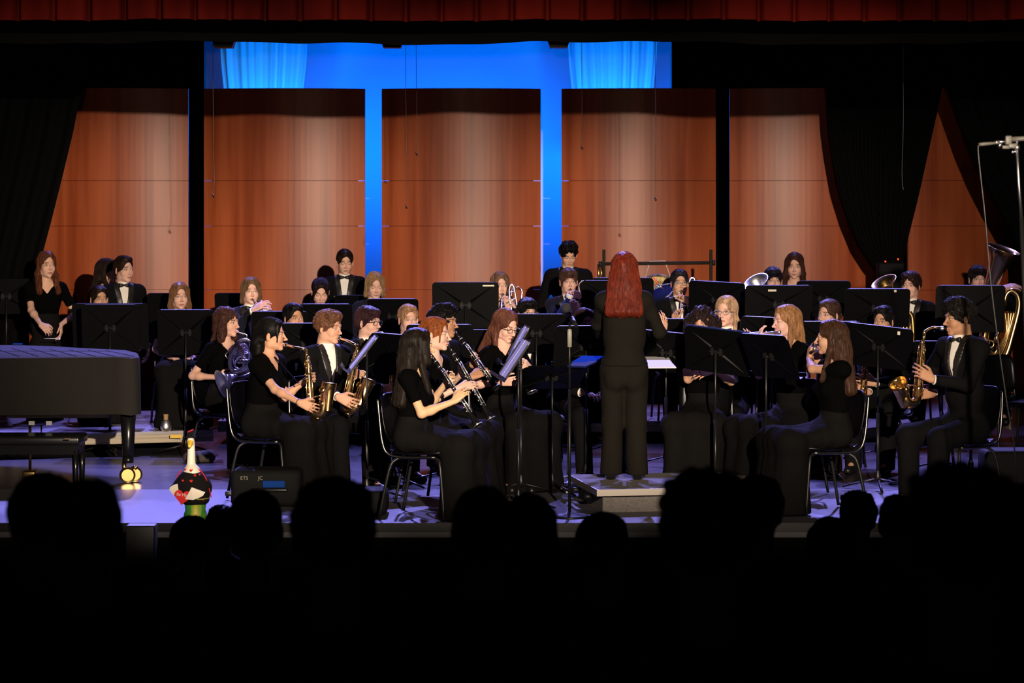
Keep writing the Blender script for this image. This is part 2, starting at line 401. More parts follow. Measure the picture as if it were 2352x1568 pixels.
def hair_sdf(style, L=.0):
    """hair volume in the same local axes as the head"""
    S = SDF(.02); d = None; cap = lambda up=0: S.e((0, -.018, .040 + up), (.084, .104, .090))
    front = lambda w=.062, top=.055, y=.10, ry=.065: S.e((0, y, top - .095), (w, ry, .10), k=.01, sub=True)
    def nape(z=-.05): S.p.append(('c', V3(0, .03, z - .16), V3(0, -.02, z - .16), .15, .15, .02, True))
    if style == 'short':
        cap(); S.e((0, .045, .092), (.058, .042, .030)); front(.063, .072); nape(-.035)
        for g in (-1, 1): S.e((g * .09, .03, -.05), (.035, .05, .055), k=.01, sub=True)
        amp, fq = .0045, (70, 70, 40)
    elif style == 'buzz':
        S.e((0, -.014, .036), (.077, .098, .086)); front(.062, .058); nape(-.02); amp, fq = .001, (90, 90, 90)
    elif style == 'mop':          # heavy fringe, ears half covered
        cap(.003); S.e((0, .05, .08), (.066, .05, .036)); S.e((0, -.04, .0), (.084, .075, .07)); front(.060, .042, .112); nape(-.06)
        amp, fq = .005, (60, 60, 22)
    elif style == 'curly':
        cap(.002); S.e((0, .025, .090), (.076, .075, .040)); S.e((0, -.03, .03), (.086, .088, .07)); front(.060, .056); nape(-.03); amp, fq = .009, (130, 130, 130)
        for g in (-1, 1): S.e((g * .095, .035, -.06), (.04, .05, .055), k=.01, sub=True)
    elif style == 'wild':         # tall loose curls
        cap(.002); S.e((0, .015, .098), (.080, .082, .048)); S.e((0, -.03, .04), (.090, .09, .07)); S.e((.01, .070, .088), (.055, .03, .026)); front(.060, .058); nape(-.035)
        for g in (-1, 1): S.e((g * .095, .025, -.06), (.035, .05, .055), k=.01, sub=True)
        amp, fq = .013, (90, 90, 90)
    elif style == 'bob':          # side-parted, to the jaw
        cap(.003)
        for g in (-1, 1): S.c((g * .068, .002, .06), (g * .083, .000, -.09), .022, .020)
        S.c((0, -.07, .02), (0, -.075, -.10), .055, .045); S.e((0, .034, .096), (.055, .045, .020)); front(.056, .078, .115, .085); amp, fq = .0035, (80, 80, 12)
    elif style == 'bobcurl':
        cap(.004)
        for g in (-1, 1): S.c((g * .072, .01, .04), (g * .092, .0, -.125), .034, .036)
        S.c((0, -.07, .02), (0, -.08, -.14), .062, .062); front(.056, .056, .11); amp, fq = .012, (60, 60, 45)
    elif style == 'big':          # wide loose curls
        cap(.008)
        for g in (-1, 1): S.e((g * .085, -.02, -.01), (.06, .085, .09)); S.e((g * .09, -.02, -.09), (.055, .07, .06))
        S.e((0, -.06, -.03), (.11, .07, .13)); front(.054, .050, .112); amp, fq = .016, (70, 70, 60)
    elif style in ('long', 'longwave', 'veil', 'cape', 'capeveil'):
        n = L or .30; cap(.003); wv = style == 'longwave'
        for g in (-1, 1):
            S.c((g * .066, .000, .06), (g * .082, -.006, -.08), .020, .022)
            S.c((g * .082, -.006, -.08), (g * .088, .02 if n < .2 else .055, -n * .8), .026 if wv else .022, .026 if wv else .016)
        S.c((0, -.065, .03), (0, -.085, -.10), .066, .066)
        for g in (-1, 0, 1): S.c((g * .035, -.082, -.08), (g * .042, -.105 if n < .2 else -.150, -n), .045, .034)
        S.e((0, .030, .096), (.050, .045, .020)); front(.056, .082, .118, .088)
        if 'cape' in style:
            for g in (-1, 0, 1): S.c((g * .05, -.07, -.02), (g * .090, -.135, -n), .05, .038)
            S.e((.0, -.075, -.12), (.115, .07, .13))
        if 'veil' in style:
            for g in (-1, 1): S.c((g * .070, .03, .03), (g * .074, .045, -.10), .03, .03)
        amp, fq = (.009, (50, 50, 22)) if wv else (.004, (75, 75, 5))
    elif style in ('pony', 'bun', 'half'):
        cap(0); S.e((0, .036, .088), (.056, .045, .022)); front(.064, .078, .105); nape(-.055)
        if style == 'bun': S.e((0, -.125, -.01), (.036, .034, .036), k=.008)
        if style == 'pony':
            n = L or .25
            S.c((0, -.105, .02), (0, -.15, -.03), .024, .032, k=.01).c((0, -.15, -.03), (0, -.14, -n), .034, .018)
        if style == 'half':
            n = L or .25
            S.c((0, -.08, .02), (0, -.10, -.10), .062, .06)
            for g in (-1, 0, 1): S.c((g * .04, -.09, -.08), (g * .05, -.11, -n), .045, .03)
            for g in (-1, 1): S.c((g * .058, .058, .07), (g * .070, .055, -.05), .012, .006)
        for g in (-1, 1): S.e((g * .092, .01, -.03), (.026, .05, .05), k=.008, sub=True)
        amp, fq = .0025, (70, 70, 20)
    return S, amp, fq
_hairs = {}
def hair_mesh(style, L, seed):
    key = (style, L, seed)
    if key in _hairs: return _hairs[key]
    S, amp, fq = hair_sdf(style, L); w1 = wob(seed + 11, 7, fq); w2 = wob(seed + 29, 5, tuple(v * 2.2 for v in fq))
    S.post.append(lambda p, v: v + amp * w1(p) + amp * .5 * w2(p))
    # keep clear of the face
    V, Q = S.mesh(.0052); V, Q = strands(V, Q, style, seed); _hairs[key] = (V, Q); return V, Q
def vnormals(V, Q):
    n = np.cross(V[Q[:, 2]] - V[Q[:, 0]], V[Q[:, 3]] - V[Q[:, 1]]); N = np.zeros_like(V)
    for i in range(4): np.add.at(N, Q[:, i], n)
    return N / (np.linalg.norm(N, axis=1, keepdims=True) + 1e-12)
def strands(V, Q, style, seed):
    """fine locks laid over the hair volume along its combing direction"""
    from mathutils.kdtree import KDTree
    rs = np.random.RandomState(seed + 5); N = vnormals(V, Q); kd = KDTree(len(V))
    for i, p in enumerate(V): kd.insert(p, i)
    kd.balance()
    curly = style in ('curly', 'wild', 'big', 'bobcurl'); nst = {'curly': 1500, 'wild': 1700, 'big': 2200, 'bobcurl': 2000, 'buzz': 0, 'short': 1300, 'mop': 1400}.get(style, 1900)
    if not nst: return V, Q
    ok = np.ones(len(V), bool)
    if style in ('pony', 'bun', 'half', 'short', 'buzz'): ok = ~((np.abs(V[:, 0]) > .055) & (V[:, 2] < .035) & (V[:, 1] > -.03))
    idx = rs.choice(np.where(ok)[0], nst); steps = 7; Vs = []; Qs = []; part = (.018, -.015, .0)[seed % 3]
    step = {'short': .006, 'mop': .009, 'curly': .005, 'wild': .006, 'big': .007, 'bobcurl': .008}.get(style, .016)
    P_ = V[idx].copy(); paths = [P_ + N[idx] * .001]; cur = P_.copy(); ii = idx.copy()
    lift = rs.uniform(.0008, .0045 if curly else .0028, nst); drift = rs.normal(size=(nst, 3)) * (.5 if curly else .10); ph = rs.uniform(0, 6.28, nst)
    for k in range(steps):
        tf = np.clip((cur[:, 2] - .045) / .06, 0, 1); sx = np.sign(cur[:, 0] - part)
        if style in ('pony', 'bun', 'half'): g = np.stack([-cur[:, 0] * 4 * tf, -1.0 - 0 * tf, -.25 - .0 * tf + np.where(cur[:, 1] < -.07, -.8, 0)], 1)
        elif style == 'short': g = np.stack([sx * .45 * tf, -.7 * tf - .15, -.5 * (1 - tf) - .05], 1)
        elif style == 'mop': g = np.stack([sx * .7 * tf, .55 * np.where(cur[:, 1] > -.01, 1, -1) * tf, -1 + .4 * tf], 1)
        else: g = np.stack([sx * 1.3 * tf, -.25 * tf, -1 + .2 * tf], 1)
        g = g + drift
        if style in ('longwave', 'bobcurl', 'big', 'wild', 'curly'): g[:, 0] += .7 * np.sin(ph + k * 1.1); g[:, 1] += .7 * np.cos(ph + k * 1.1)
        n = N[ii]; g = g - n * (g * n).sum(1, keepdims=True); g /= (np.linalg.norm(g, axis=1, keepdims=True) + 1e-9)
        cur = cur + g * step
        for j in range(nst):
            co, i2, d = kd.find(cur[j])
            if d < .012: ii[j] = i2; cur[j] = cur[j] * .4 + np.array(co) * .6
        paths.append(cur + N[ii] * (lift * (.4 + .9 * k / steps))[:, None])
    Pt = np.stack(paths, 1); m = steps + 1; rad = np.linspace(1, .25, m) * (.0022 if curly else .0017)
    T = np.gradient(Pt, axis=1); T /= (np.linalg.norm(T, axis=2, keepdims=True) + 1e-9); Nn = np.repeat(N[idx][:, None], m, 1)
    Bn = np.cross(T, Nn); Bn /= (np.linalg.norm(Bn, axis=2, keepdims=True) + 1e-9); N2 = np.cross(Bn, T)
    R3 = np.stack([Pt + (Bn * math.cos(a) * 1.3 + N2 * math.sin(a)) * rad[None, :, None] for a in (math.pi / 2, math.pi * 7 / 6, math.pi * 11 / 6)], 2)
    Vn = R3.reshape(-1, 3); base = (np.arange(nst) * m * 3)[:, None, None]; kk = (np.arange(m - 1) * 3)[None, :, None]; a = np.arange(3)[None, None, :]; b = (a + 1) % 3
    q = np.stack([base + kk + a, base + kk + 3 + a, base + kk + 3 + b, base + kk + b], -1).reshape(-1, 4)
    return np.concatenate([V, Vn]), np.concatenate([Q, q + len(V)])

# ---------------------------------------------------------------- hands
def hand(S, wrist, fd, pd, side, size=1.0, curl=(.5, .55, .6, .65), thumb=.5, spread=.10):
    """fd: direction wrist to knuckles, pd: direction the palm faces, side: +1 if the thumb lies towards cross(pd, fd)"""
    fd = nrm(fd); pd = nrm(np.asarray(pd, float) - fd * np.dot(pd, fd)); tv = nrm(np.cross(pd, fd)) * side; z = size
    kn = []
    for i, o in enumerate((.030, .010, -.010, -.028)):
        k = wrist + fd * (.086, .090, .086, .078)[i] * z + tv * o * z; kn.append(k)
        S.c(wrist + tv * o * .6 * z + fd * .012 * z, k, .0145 * z, .0115 * z, k=.012)
    for i, k in enumerate(kn):
        ln = (.040, .045, .042, .032)[i] * z; d = nrm(fd + tv * (1.5 - i) * spread); p = k; a = curl[i]; rr = (.0088, .009, .0088, .0078)[i] * z
        ang = a * .7
        for j in range(3):
            dj = nrm(d * math.cos(ang) + pd * math.sin(ang)); l = ln * (1, .68, .52)[j]; q = p + dj * l
            S.c(p, q, rr * (1, .92, .84)[j], rr * (.92, .84, .74)[j], k=.003); p = q; ang += a
    b = wrist + fd * .025 * z + tv * .022 * z
    d1 = nrm(fd * .65 + tv * .75 + pd * .25); p1 = b + d1 * .045 * z; d2 = nrm(fd * .85 + tv * (.45 - .5 * thumb) + pd * .6 * thumb); p2 = p1 + d2 * .032 * z
    d3 = nrm(fd * .9 + pd * thumb + tv * (.2 - .5 * thumb)); S.c(b, p1, .015 * z, .0105 * z, k=.01).c(p1, p2, .0103 * z, .0095 * z, k=.003).c(p2, p2 + d3 * .025 * z, .0095 * z, .0075 * z, k=.003)

# ---------------------------------------------------------------- people
def ik(S0, W, l1, l2, pole):
    d = W - S0; L = np.linalg.norm(d)
    if L > (l1 + l2) * .985: W = S0 + d / L * (l1 + l2) * .985; d = W - S0; L = np.linalg.norm(d)
    u = d / L; a = (l1 * l1 - l2 * l2 + L * L) / (2 * L); h = math.sqrt(max(l1 * l1 - a * a, 1e-6))
    pl = nrm(pole - u * np.dot(pole, u)); return S0 + u * a + pl * h, W
def fwd(yaw, pitch=0):
    y, p = math.radians(yaw), math.radians(pitch); return V3(math.sin(y) * math.cos(p), -math.cos(y) * math.cos(p), math.sin(p))
def person(label, px, py, s, yaw=0, pitch=0, byaw=None, pose='sit', z0=0.0, sex='m', tone=(.62, .38, .26), hair=('short', (.03, .018, .012)), L=0, outfit='tux',
           arms=None, lean=.03, hs=1.0, bow=True, glasses=None, brow=None, lips=None, down=False, size=1.0, fine=True, elb=None, knees=(.12, 0), roll=0, seed=0, dress_len=1.0, tilt=0, hx=0.0, quick=False):
    E = P(px, py, s); by = yaw * .75 if byaw is None else byaw
    fw = fwd(yaw, pitch); r = nrm(np.cross(fw, UP)); u = np.cross(r, fw)
    if roll: a = math.radians(roll); r, u = r * math.cos(a) + u * math.sin(a), u * math.cos(a) - r * math.sin(a)
    H = np.stack([r, fw, u])                                     # rows = local axes
    fb = fwd(by); rb = nrm(np.cross(fb, UP)); fem = sex == 'f'; w = (.90 if fem else 1.0) * size
    NB = E - UP * .158 - nrm(V3(fw[0], fw[1], 0)) * .025
    if pose == 'sit': hip = NB - fb * lean; hip[2] = z0 + .545
    else: hip = NB - fb * lean * .6; hip[2] = z0 + (E[2] - z0) * .525
    hip = hip + rb * hx
    U = nrm(NB - hip); Fd = nrm(fb - U * fb.dot(U)); R = np.cross(Fd, U); AX = np.stack([R, Fd, U]); TL = np.linalg.norm(NB - hip)
    sw = (.156 if fem else .168) * size; SH = {1: NB - U * .055 + R * sw, -1: NB - U * .055 - R * sw}
    base = V3(hip[0], hip[1], z0); root = empty('person', base, label, 'person')
    l1, l2 = (.265, .235) if fem else (.285, .255)
    def torso(S, t=0.0, kk=.05):
        S.e(NB - U * .17, (.150 * w + t, .102 * w + t, .15 + t), AX, k=kk)
        S.c(SH[1] - R * .03, SH[-1] + R * .03, .050 * w + t, k=kk)
        for g in (1, -1): S.c(NB + U * .0 - Fd * .01, SH[g] - R * g * .03, .040 * w + t * .7, .050 * w + t, k=.04)
        S.e(hip + U * TL * .40, (.132 * w + t, .098 * w + t, .16 + t), AX, k=kk)
        S.e(hip + U * .02, (.148 * w + t, .112 * w + t, .11 + t), AX, k=kk)
        if fem:
            for g in (1, -1): S.e(NB - U * .20 + R * g * .062 * w + Fd * .075, .054 + t * .5, k=.04)
    A = {}
    arms = arms or {}
    for g in (1, -1):
        spec = arms.get(g)
        if spec is None:
            if pose == 'sit': Wp = NB - U * .36 + Fd * .26 + R * g * .10; hf, hp = nrm(Fd - R * g * .5), -UP
            else: Wp = NB - UP * (l1 + l2 + .02) + Fd * .06 + R * g * (sw + .06); hf, hp = -UP, -R * g
            cur = (.45,) * 4; sd = 1; pole = -UP * .7 + R * g * .5 - Fd * .4
        else:
            Wp, hf, hp = spec[0], spec[1], spec[2]; cur = spec[3] if len(spec) > 3 and spec[3] is not None else (.5,) * 4
            pole = spec[4] if len(spec) > 4 and spec[4] is not None else (-UP * .8 + R * g * .6 - Fd * .2)
            if isinstance(pole, tuple): pole = pole[1] - SH[g]
        ep, Wr = ik(SH[g], Wp, l1, l2, pole)
        A[g] = (ep, Wr, hf, hp, cur)
    hips = {g: hip + R * g * .085 for g in (1, -1)}; K = {}; An = {}
    for g in (1, -1):
        if pose == 'sit':
            K[g] = hips[g] + fb * .42 + rb * g * knees[0] * .6; K[g][2] = z0 + .50
            An[g] = K[g] + fb * (.02 + knees[1]) - rb * g * .02; An[g][2] = z0 + .09
        else:
            K[g] = V3(hips[g][0], hips[g][1], z0 + (hip[2] - z0) * .52) + fb * .02; An[g] = V3(hips[g][0], hips[g][1], z0 + .08) + rb * g * .01
    # ---- body: skin
    B = SDF(.02); torso(B)
    for g in (1, -1):
        ep, Wr, hf, hp, cur = A[g]; m = .84 if fem else 1.0
        B.c(SH[g], ep, .046 * m * w, .036 * m, k=.03).c(ep, Wr, .037 * m, .0245 * m, k=.02)
        B.e(ep + (Wr - ep) * .28, (.036 * m,) * 3, k=.03)
        tside = -g
        hand(B, Wr, hf, hp, tside, .92 if fem else 1.02, cur)
        B.c(hips[g], K[g], .078 * w, .055 * w, k=.03).c(K[g], An[g], .052 * w, .034, k=.02).c(An[g], An[g] + fb * .12 - UP * .045, .028, .020, k=.02)
    B.c(NB - U * .03, E + u * (-.09) - fw * .02, .050 if fem else .058, .044 if fem else .052, k=.03)
    bV, bQ = B.mesh(.0085 if fine else .012)
    kd = ('f' if fem else 'm') + ('r' if 'round' in str(roll) else '')
    hV, hQ = head_mesh(kd)
    brow = brow if brow is not None else tuple(v * .8 for v in hair[1]); lips = lips or (.50, .16, .13) if fem else (lips or (.46, .20, .15))
    hC = head_color(hV, tone, brow, lips, down)
    hW = (hV * hs) @ H + E; V = np.concatenate([bV, hW]); Q = np.concatenate([bQ, hQ + len(bV)])
    C = np.concatenate([np.tile(np.array(tone), (len(bV), 1)), hC]); link_np('body', V, Q, M_skin, root, C)
    # ---- hair
    st, hc = hair; qV, qQ = hair_mesh(st, L, seed % 3)
    link_np('hair', (qV * hs) @ H + E, qQ, hair_mat(hc), root)
    # ---- clothes
    NBl = NB.astype(np.float32); AXf = AX.astype(np.float32)
    loc = lambda p: (p - NBl) @ AXf.T
    if outfit in ('tux', 'navy', 'suit', 'blackshirt'):
        cm = {'tux': M_suit, 'navy': M_navysuit, 'suit': M_suit2, 'blackshirt': M_suit}[outfit]
        J = SDF(.03); torso(J, .016)
        if outfit == 'suit': J.e(hip - U * .0, (.158 * w, .118 * w, .16), AX, k=.05).e(hip + U * TL * .45, (.155 * w, .115 * w, .2), AX, k=.05).e(hip - U * .02, (.176 * w, .135 * w, .22), AX, k=.04)
        if outfit == 'suit': zh = hip[2] + .032; J.post.append(lambda p, v: np.maximum(v, zh - p[:, 2]))
        elif pose == 'stand': J.e(hip - U * .02, (.165 * w + .012, .13 * w, .14), AX, k=.05)
        for g in (1, -1):
            ep, Wr, hf, hp, cur = A[g]; m = .9 if fem else 1.0
            ce = ep + (Wr - ep) * .88
            J.c(SH[g], ep, .055 * m * w, .050 * m, k=.035).c(ep, ce, .050 * m, .039 * m, k=.025)
        fz = wob(seed, 6, (28, 28, 16))
        if outfit in ('tux', 'navy'):
            def vee(p, v):
                l = loc(p); wv = np.clip(.042 + (l[:, 2] + .02) * .15, -.05, .06); wedge = np.maximum(np.abs(l[:, 0]) - wv, -(l[:, 1] - .005)); return np.maximum(v, -wedge)
            J.post.append(vee)
        J.post.append(lambda p, v: np.maximum(v + .0035 * fz(p), -(np.sqrt((loc(p)[:, 0]) ** 2 + (loc(p)[:, 1] - .01) ** 2 + (np.minimum(loc(p)[:, 2] - .03, 0) * .8) ** 2) - .064)))
        jV, jQ = J.mesh(.0095 if fine else .014); link_np('jacket' if outfit != 'blackshirt' else 'shirt', jV, jQ, cm, root)
        if outfit in ('tux', 'navy'):
            # lapels: a raised satin band along the opening
            lap = []
            def band(p, v, sg=1):
                l = loc(p); wv = .042 + (l[:, 2] + .02) * .15; a = np.abs(l[:, 0]) - wv
                lw = .056 * np.clip((l[:, 2] + .34) / .2, 0, 1); out = np.maximum(np.maximum(a - lw, -a), -(l[:, 1] - .02)); out = np.maximum(out, np.maximum(l[:, 2] - .045, -.36 - l[:, 2]))
                return np.maximum(v - .005, out)
            if fine and not quick:
                for sg in (1, -1):
                    J2 = SDF(.03); J2.p = [q for q in J.p]; J2.post.append(band); J2.post.append(lambda p, v, sg=sg: np.maximum(v, -sg * loc(p)[:, 0]))
                    lV, lQ = J2.mesh(.0075)
                    if len(lQ): link_np('lapel', lV, lQ, M_satin, root)
            T = SDF(.03); torso(T, .007)
            T.c(NB - U * .01, NB + U * .035 - Fd * .0 + Fd * .008, .062, .058, k=.01)
            T.post.append(lambda p, v: np.maximum(v, np.maximum(np.abs(loc(p)[:, 0]) - .09, np.maximum(-.42 - loc(p)[:, 2], loc(p)[:, 2] - .045))))
            tV, tQ = T.mesh(.008); link_np('shirt', tV, tQ, M_shirt, root)
            for g in (1, -1):
                ep, Wr, hf, hp, cur = A[g]; d = nrm(Wr - ep); gg = G(); gg.tube([Wr - d * .035, Wr - d * .004], [.036, .034], 14); gg.build('shirt_cuff', M_shirt, root)
            if bow:
                c = NB + U * .012 + Fd * .068; g2 = G()
                for g in (1, -1):
                    g2.tube([c, c + R * g * .022 + Fd * .002, c + R * g * .052], [.007, .017, .022], 8, flat=.5, up=tuple(Fd))
                g2.ball(c + Fd * .006, (.008, .008, .009)); g2.tube([c + V3(0, 0, 0) + R * .062 * math.sin(a) + Fd * (-.062 + .062 * math.cos(a)) for a in np.linspace(-2.6, 2.6, 22)], .006, 6)
                g2.build('bow_tie', M_satin, root)
    elif outfit in ('top', 'whitetop'):
        T = SDF(.03); torso(T, .009)
        for g in (1, -1):
            ep = A[g][0]; T.c(SH[g], SH[g] + (ep - SH[g]) * .56, .052 * w, .048 * w, k=.03)
        fz = wob(seed, 6, (25, 25, 14))
        def neck(p, v):
            l = loc(p); q = np.sqrt((l[:, 0] / 1.15) ** 2 + (l[:, 1] * .75 - .03) ** 2 + ((l[:, 2] - .035) * .75) ** 2) - .074
            vn = np.maximum(np.abs(l[:, 0]) - np.clip(.062 + (l[:, 2] + .02) * .75, -.05, .08), -(l[:, 1] - .02))
            v = np.maximum(v + .002 * fz(p), -q); v = np.maximum(v, -vn); return np.maximum(v, (-.37 if pose == 'sit' else -.42) - l[:, 2])
        T.post.append(neck); tV, tQ = T.mesh(.009); link_np('blouse', tV, tQ, M_velvet if outfit == 'top' else M_shirt, root)
    # lower half
    if outfit in ('top', 'whitetop', 'dress'):
        S = SDF(.065); S.e(hip + U * .02, (.152 * w, .122 * w, .125), AX).e(hip + U * TL * .34, (.136 * w, .104 * w, .14), AX)
        if pose == 'sit':
            for g in (1, -1):
                S.c(hips[g], K[g], .095 * w, .080 * w); an = An[g].copy(); an[2] = z0 + .02
                S.c(K[g], an + fb * .02, .080 * w, .105 * w * dress_len); S.c(K[g] - fb * .06, an - fb * .09, .07, .10 * dress_len)
            S.c((K[1] + K[-1]) / 2, (An[1] + An[-1]) / 2 - UP * .05, .09, .15); S.c(K[1], K[-1], .085); S.c((hips[1] + hips[-1]) / 2 + fb * .1, (K[1] + K[-1]) / 2, .10, .09); S.c(An[1] - UP * .04 - fb * .03, An[-1] - UP * .04 - fb * .03, .11)
        else:
            S.c(hip, V3(hip[0], hip[1], z0 + .12), .15 * w, .19 * w).e(hip + U * TL * .45, (.140 * w, .106 * w, .16), AX)
        th = wob(seed + 5, 5, (26, 26, 4))
        S.post.append(lambda p, v: np.maximum(v + .009 * th(p) * np.clip((z0 + .75 - p[:, 2]) * 3, 0, 1), z0 + .012 - p[:, 2]))
        sV, sQ = S.mesh(.012); link_np('skirt', sV, sQ, M_skirt, root)
    else:
        S = SDF(.035)
        tm = M_suit2 if outfit == 'suit' else M_suit
        q_ = .90 if outfit == 'suit' else 1.0; S.e(hip, (.165 * w * q_, .125 * w * q_, .12), AX).e(hip + U * .07, (.150 * w, .112 * w, .10), AX)
        if outfit == 'suit' and pose == 'stand':
            for g in (1, -1): S.e(hip - fb * .07 - U * .06 + R * g * .065, (.075, .06, .085), AX, k=.03)
        for g in (1, -1):
            an = An[g].copy(); an[2] = z0 + .05
            S.c(hips[g], K[g], .098 * w, .078 * w).c(K[g], an, .076 * w, .078 if outfit == 'suit' else .068)
        th = wob(seed + 5, 6, (22, 22, 12)); S.post.append(lambda p, v: np.maximum(v + .005 * th(p), z0 + .035 - p[:, 2]))
        sV, sQ = S.mesh(.0105); link_np('trousers', sV, sQ, tm, root)
    for g in (1, -1):
        S = SDF(.02); a = An[g]; a = V3(a[0], a[1], z0)
        S.c(a + UP * .045 - fb * .03, a + UP * .04 + fb * .02, .040, .044).c(a + UP * .04, a + fb * .15 + UP * .03, .042, .034)
        S.post.append(lambda p, v: np.maximum(v, z0 + .002 - p[:, 2])); sV, sQ = S.mesh(.009); link_np('shoe', sV, sQ, M_shoe, root)
    if glasses:
        gm = glasses if not isinstance(glasses, bool) else M_frame_gl; g2 = G(); g3 = G(); T_ = lambda x, y, z: E + (V3(x, y, z) * hs) @ H
        for g in (1, -1):
            ring = [T_(g * .034 + .022 * math.copysign(abs(math.cos(a)) ** .7, math.cos(a)), .101 - abs(g * .034 + .022 * math.cos(a)) * .12, -.004 + .016 * math.copysign(abs(math.sin(a)) ** .8, math.sin(a))) for a in np.linspace(0, 2 * math.pi, 20)[:-1]]
            g2.tube(ring, .0019, 5, closed=True); g2.tube([T_(g * .056, .094, .004), T_(g * .074, .085, .004), T_(g * .081, .0, -.002)], .0020, 5)
            n_ = len(ring); g3.add(ring, [tuple(range(n_))], False)
        g2.tube([T_(-.012, .099, .002), T_(0, .104, .004), T_(.012, .099, .002)], .002, 5)
        go = g2.build('glasses', gm, root); g3.build('lenses', M_lens, go)
    info = dict(E=E, H=H, NB=NB, hip=hip, fb=fb, rb=rb, AX=AX, root=root, A=A, by=by, z0=z0, K=K)
    info['mouth'] = E + V3(0, .094, -.070) @ H * hs
    return info
def mouth_of(px, py, s, yaw, pitch=0):
    E = P(px, py, s); fw = fwd(yaw, pitch); r = nrm(np.cross(fw, UP)); u = np.cross(r, fw); return E + fw * .096 - u * .070
# ---------------------------------------------------------------- the stage
def struct(g, name, m):
    o = g.build(name, m); o['kind'] = 'structure'; return o
YF = FPX / 340.0                               # front edge of the stage
g = G(); g.box((0, (18.5 + 34) / 2, -.05), (24, 34 - 18.5, .10)); struct(g, 'floor', M_floor)
g = G(); g.box((0, (YF + 18.5) / 2, -.05), (24, 18.5 - YF - .004, .10)); struct(g, 'floor_apron', M_apron)
g = G(); g.box((0, YF + .10, -.66), (24, .2, 1.12)); struct(g, 'wall_stage_front', M_blackwall)
g = G(); g.box((0, YF - .006, -.03), (24, .012, .06)); struct(g, 'trim_1', M_black_metal)
g = G(); g.box((0, 32.4, 3.2), (24, .2, 9)); struct(g, 'wall_back', M_blackwall)
g = G(); g.box((-11, 24, 3.2), (.2, 17, 9)); struct(g, 'wall_left', M_blackwall)
g = G(); g.box((11, 24, 3.2), (.2, 17, 9)); struct(g, 'wall_right', M_blackwall)
g = G(); g.box((0, 24.5, 7.7), (24, 17, .2)); struct(g, 'ceiling', M_blackwall)
g = G(); g.box((0, 8.5, -1.75), (24, 17, .1)); struct(g, 'floor_auditorium', M_blackwall)
# yellow spike marks and seams on the floor
def sheet(prof_fn, x0, x1, z0, z1, nx, nz, name, m, parent=None, edge=None, **t):
    """hanging cloth: prof_fn(x, z) gives y, edge(x,z) may move x; made two-sided with thickness"""
    vs = []; fs = []
    for k in (0, 1):
        for j in range(nz + 1):
            z = z0 + (z1 - z0) * j / nz
            for i in range(nx + 1):
                u = i / nx; x = x0 + (x1 - x0) * u
                xe, ye, ze = prof_fn(u, x, z); vs.append((xe, ye + .006 * k, ze))
    n = (nx + 1) * (nz + 1)
    for k in (0, 1):
        for j in range(nz):
            for i in range(nx):
                a = k * n + j * (nx + 1) + i; q = (a, a + 1, a + nx + 2, a + nx + 1); fs.append(q if k == 0 else q[::-1])
    g = G(); g.add(vs, fs, True); o = g.build(name, m, parent)
    return o
# blue-washed cyclorama at the back
o = sheet(lambda u, x, z: (x, 31.0, z), -8.5, 8.5, 0.02, 5.6, 4, 4, 'cyclorama', M_cyc)
tag(o, 'plain cloth backdrop glowing saturated blue behind the wooden panels', 'backdrop')
# black masking legs in front of it
rr = random.Random(3)
def leg(name, x0, x1, y, label, z1=5.6, freq=9, edge=None, m=M_drape, z0=.03, amp=.05, group='black stage drapes', cat='curtain'):
    o = sheet(lambda u, x, z: ((edge(u, x, z) if edge else x), y + amp * math.sin(x * freq + .6 * math.sin(x * 3)), z), x0, x1, z0, z1, max(24, int(abs(x1 - x0) * 26)), 16, name, m)
    return tag(o, label, cat, group)
S29 = FPX / 29.4
leg('stage_drape', -9.5, (470 - CX) / S29, 29.4, 'black drape hiding the backdrop behind the two left wooden panels')
leg('stage_drape', (1542 - CX) / S29, 9.5, 29.4, 'black drape hiding the backdrop behind the two right wooden panels')
# two pale drapes hung in front of the blue
def tied(xa, xb, xc, xd, label):
    s = FPX / 30.3; y0 = -500; y1 = 360; x0t, x1t, x0b, x1b = [(v - CX) / s for v in (xa, xb, xc, xd)]
    zt, zb = HC + (YH - y0) / s, HC + (YH - y1) / s
    def f(u, x, z):
        k = max(0, (HC + (YH - 97) / s - z)) / (HC + (YH - 97) / s - zb); a = x0t + (x0b - x0t) * k; b = x1t + (x1b - x1t) * k
        return (a + (b - a) * u, 30.3 + .035 * math.sin(u * 34 + 3 * math.sin(u * 9)) + .02 * math.sin(u * 71), z)
    tag(sheet(f, 0, 1, zb, zt, 90, 8, 'pale_drape', M_white_drape), label, 'curtain', 'pale gathered drapes')
tied(503, 709, 530, 680, 'gathered pale drape lit bright blue above the second wooden panel from the left')
tied(1302, 1512, 1330, 1483, 'gathered pale drape lit bright blue above the fourth wooden panel')

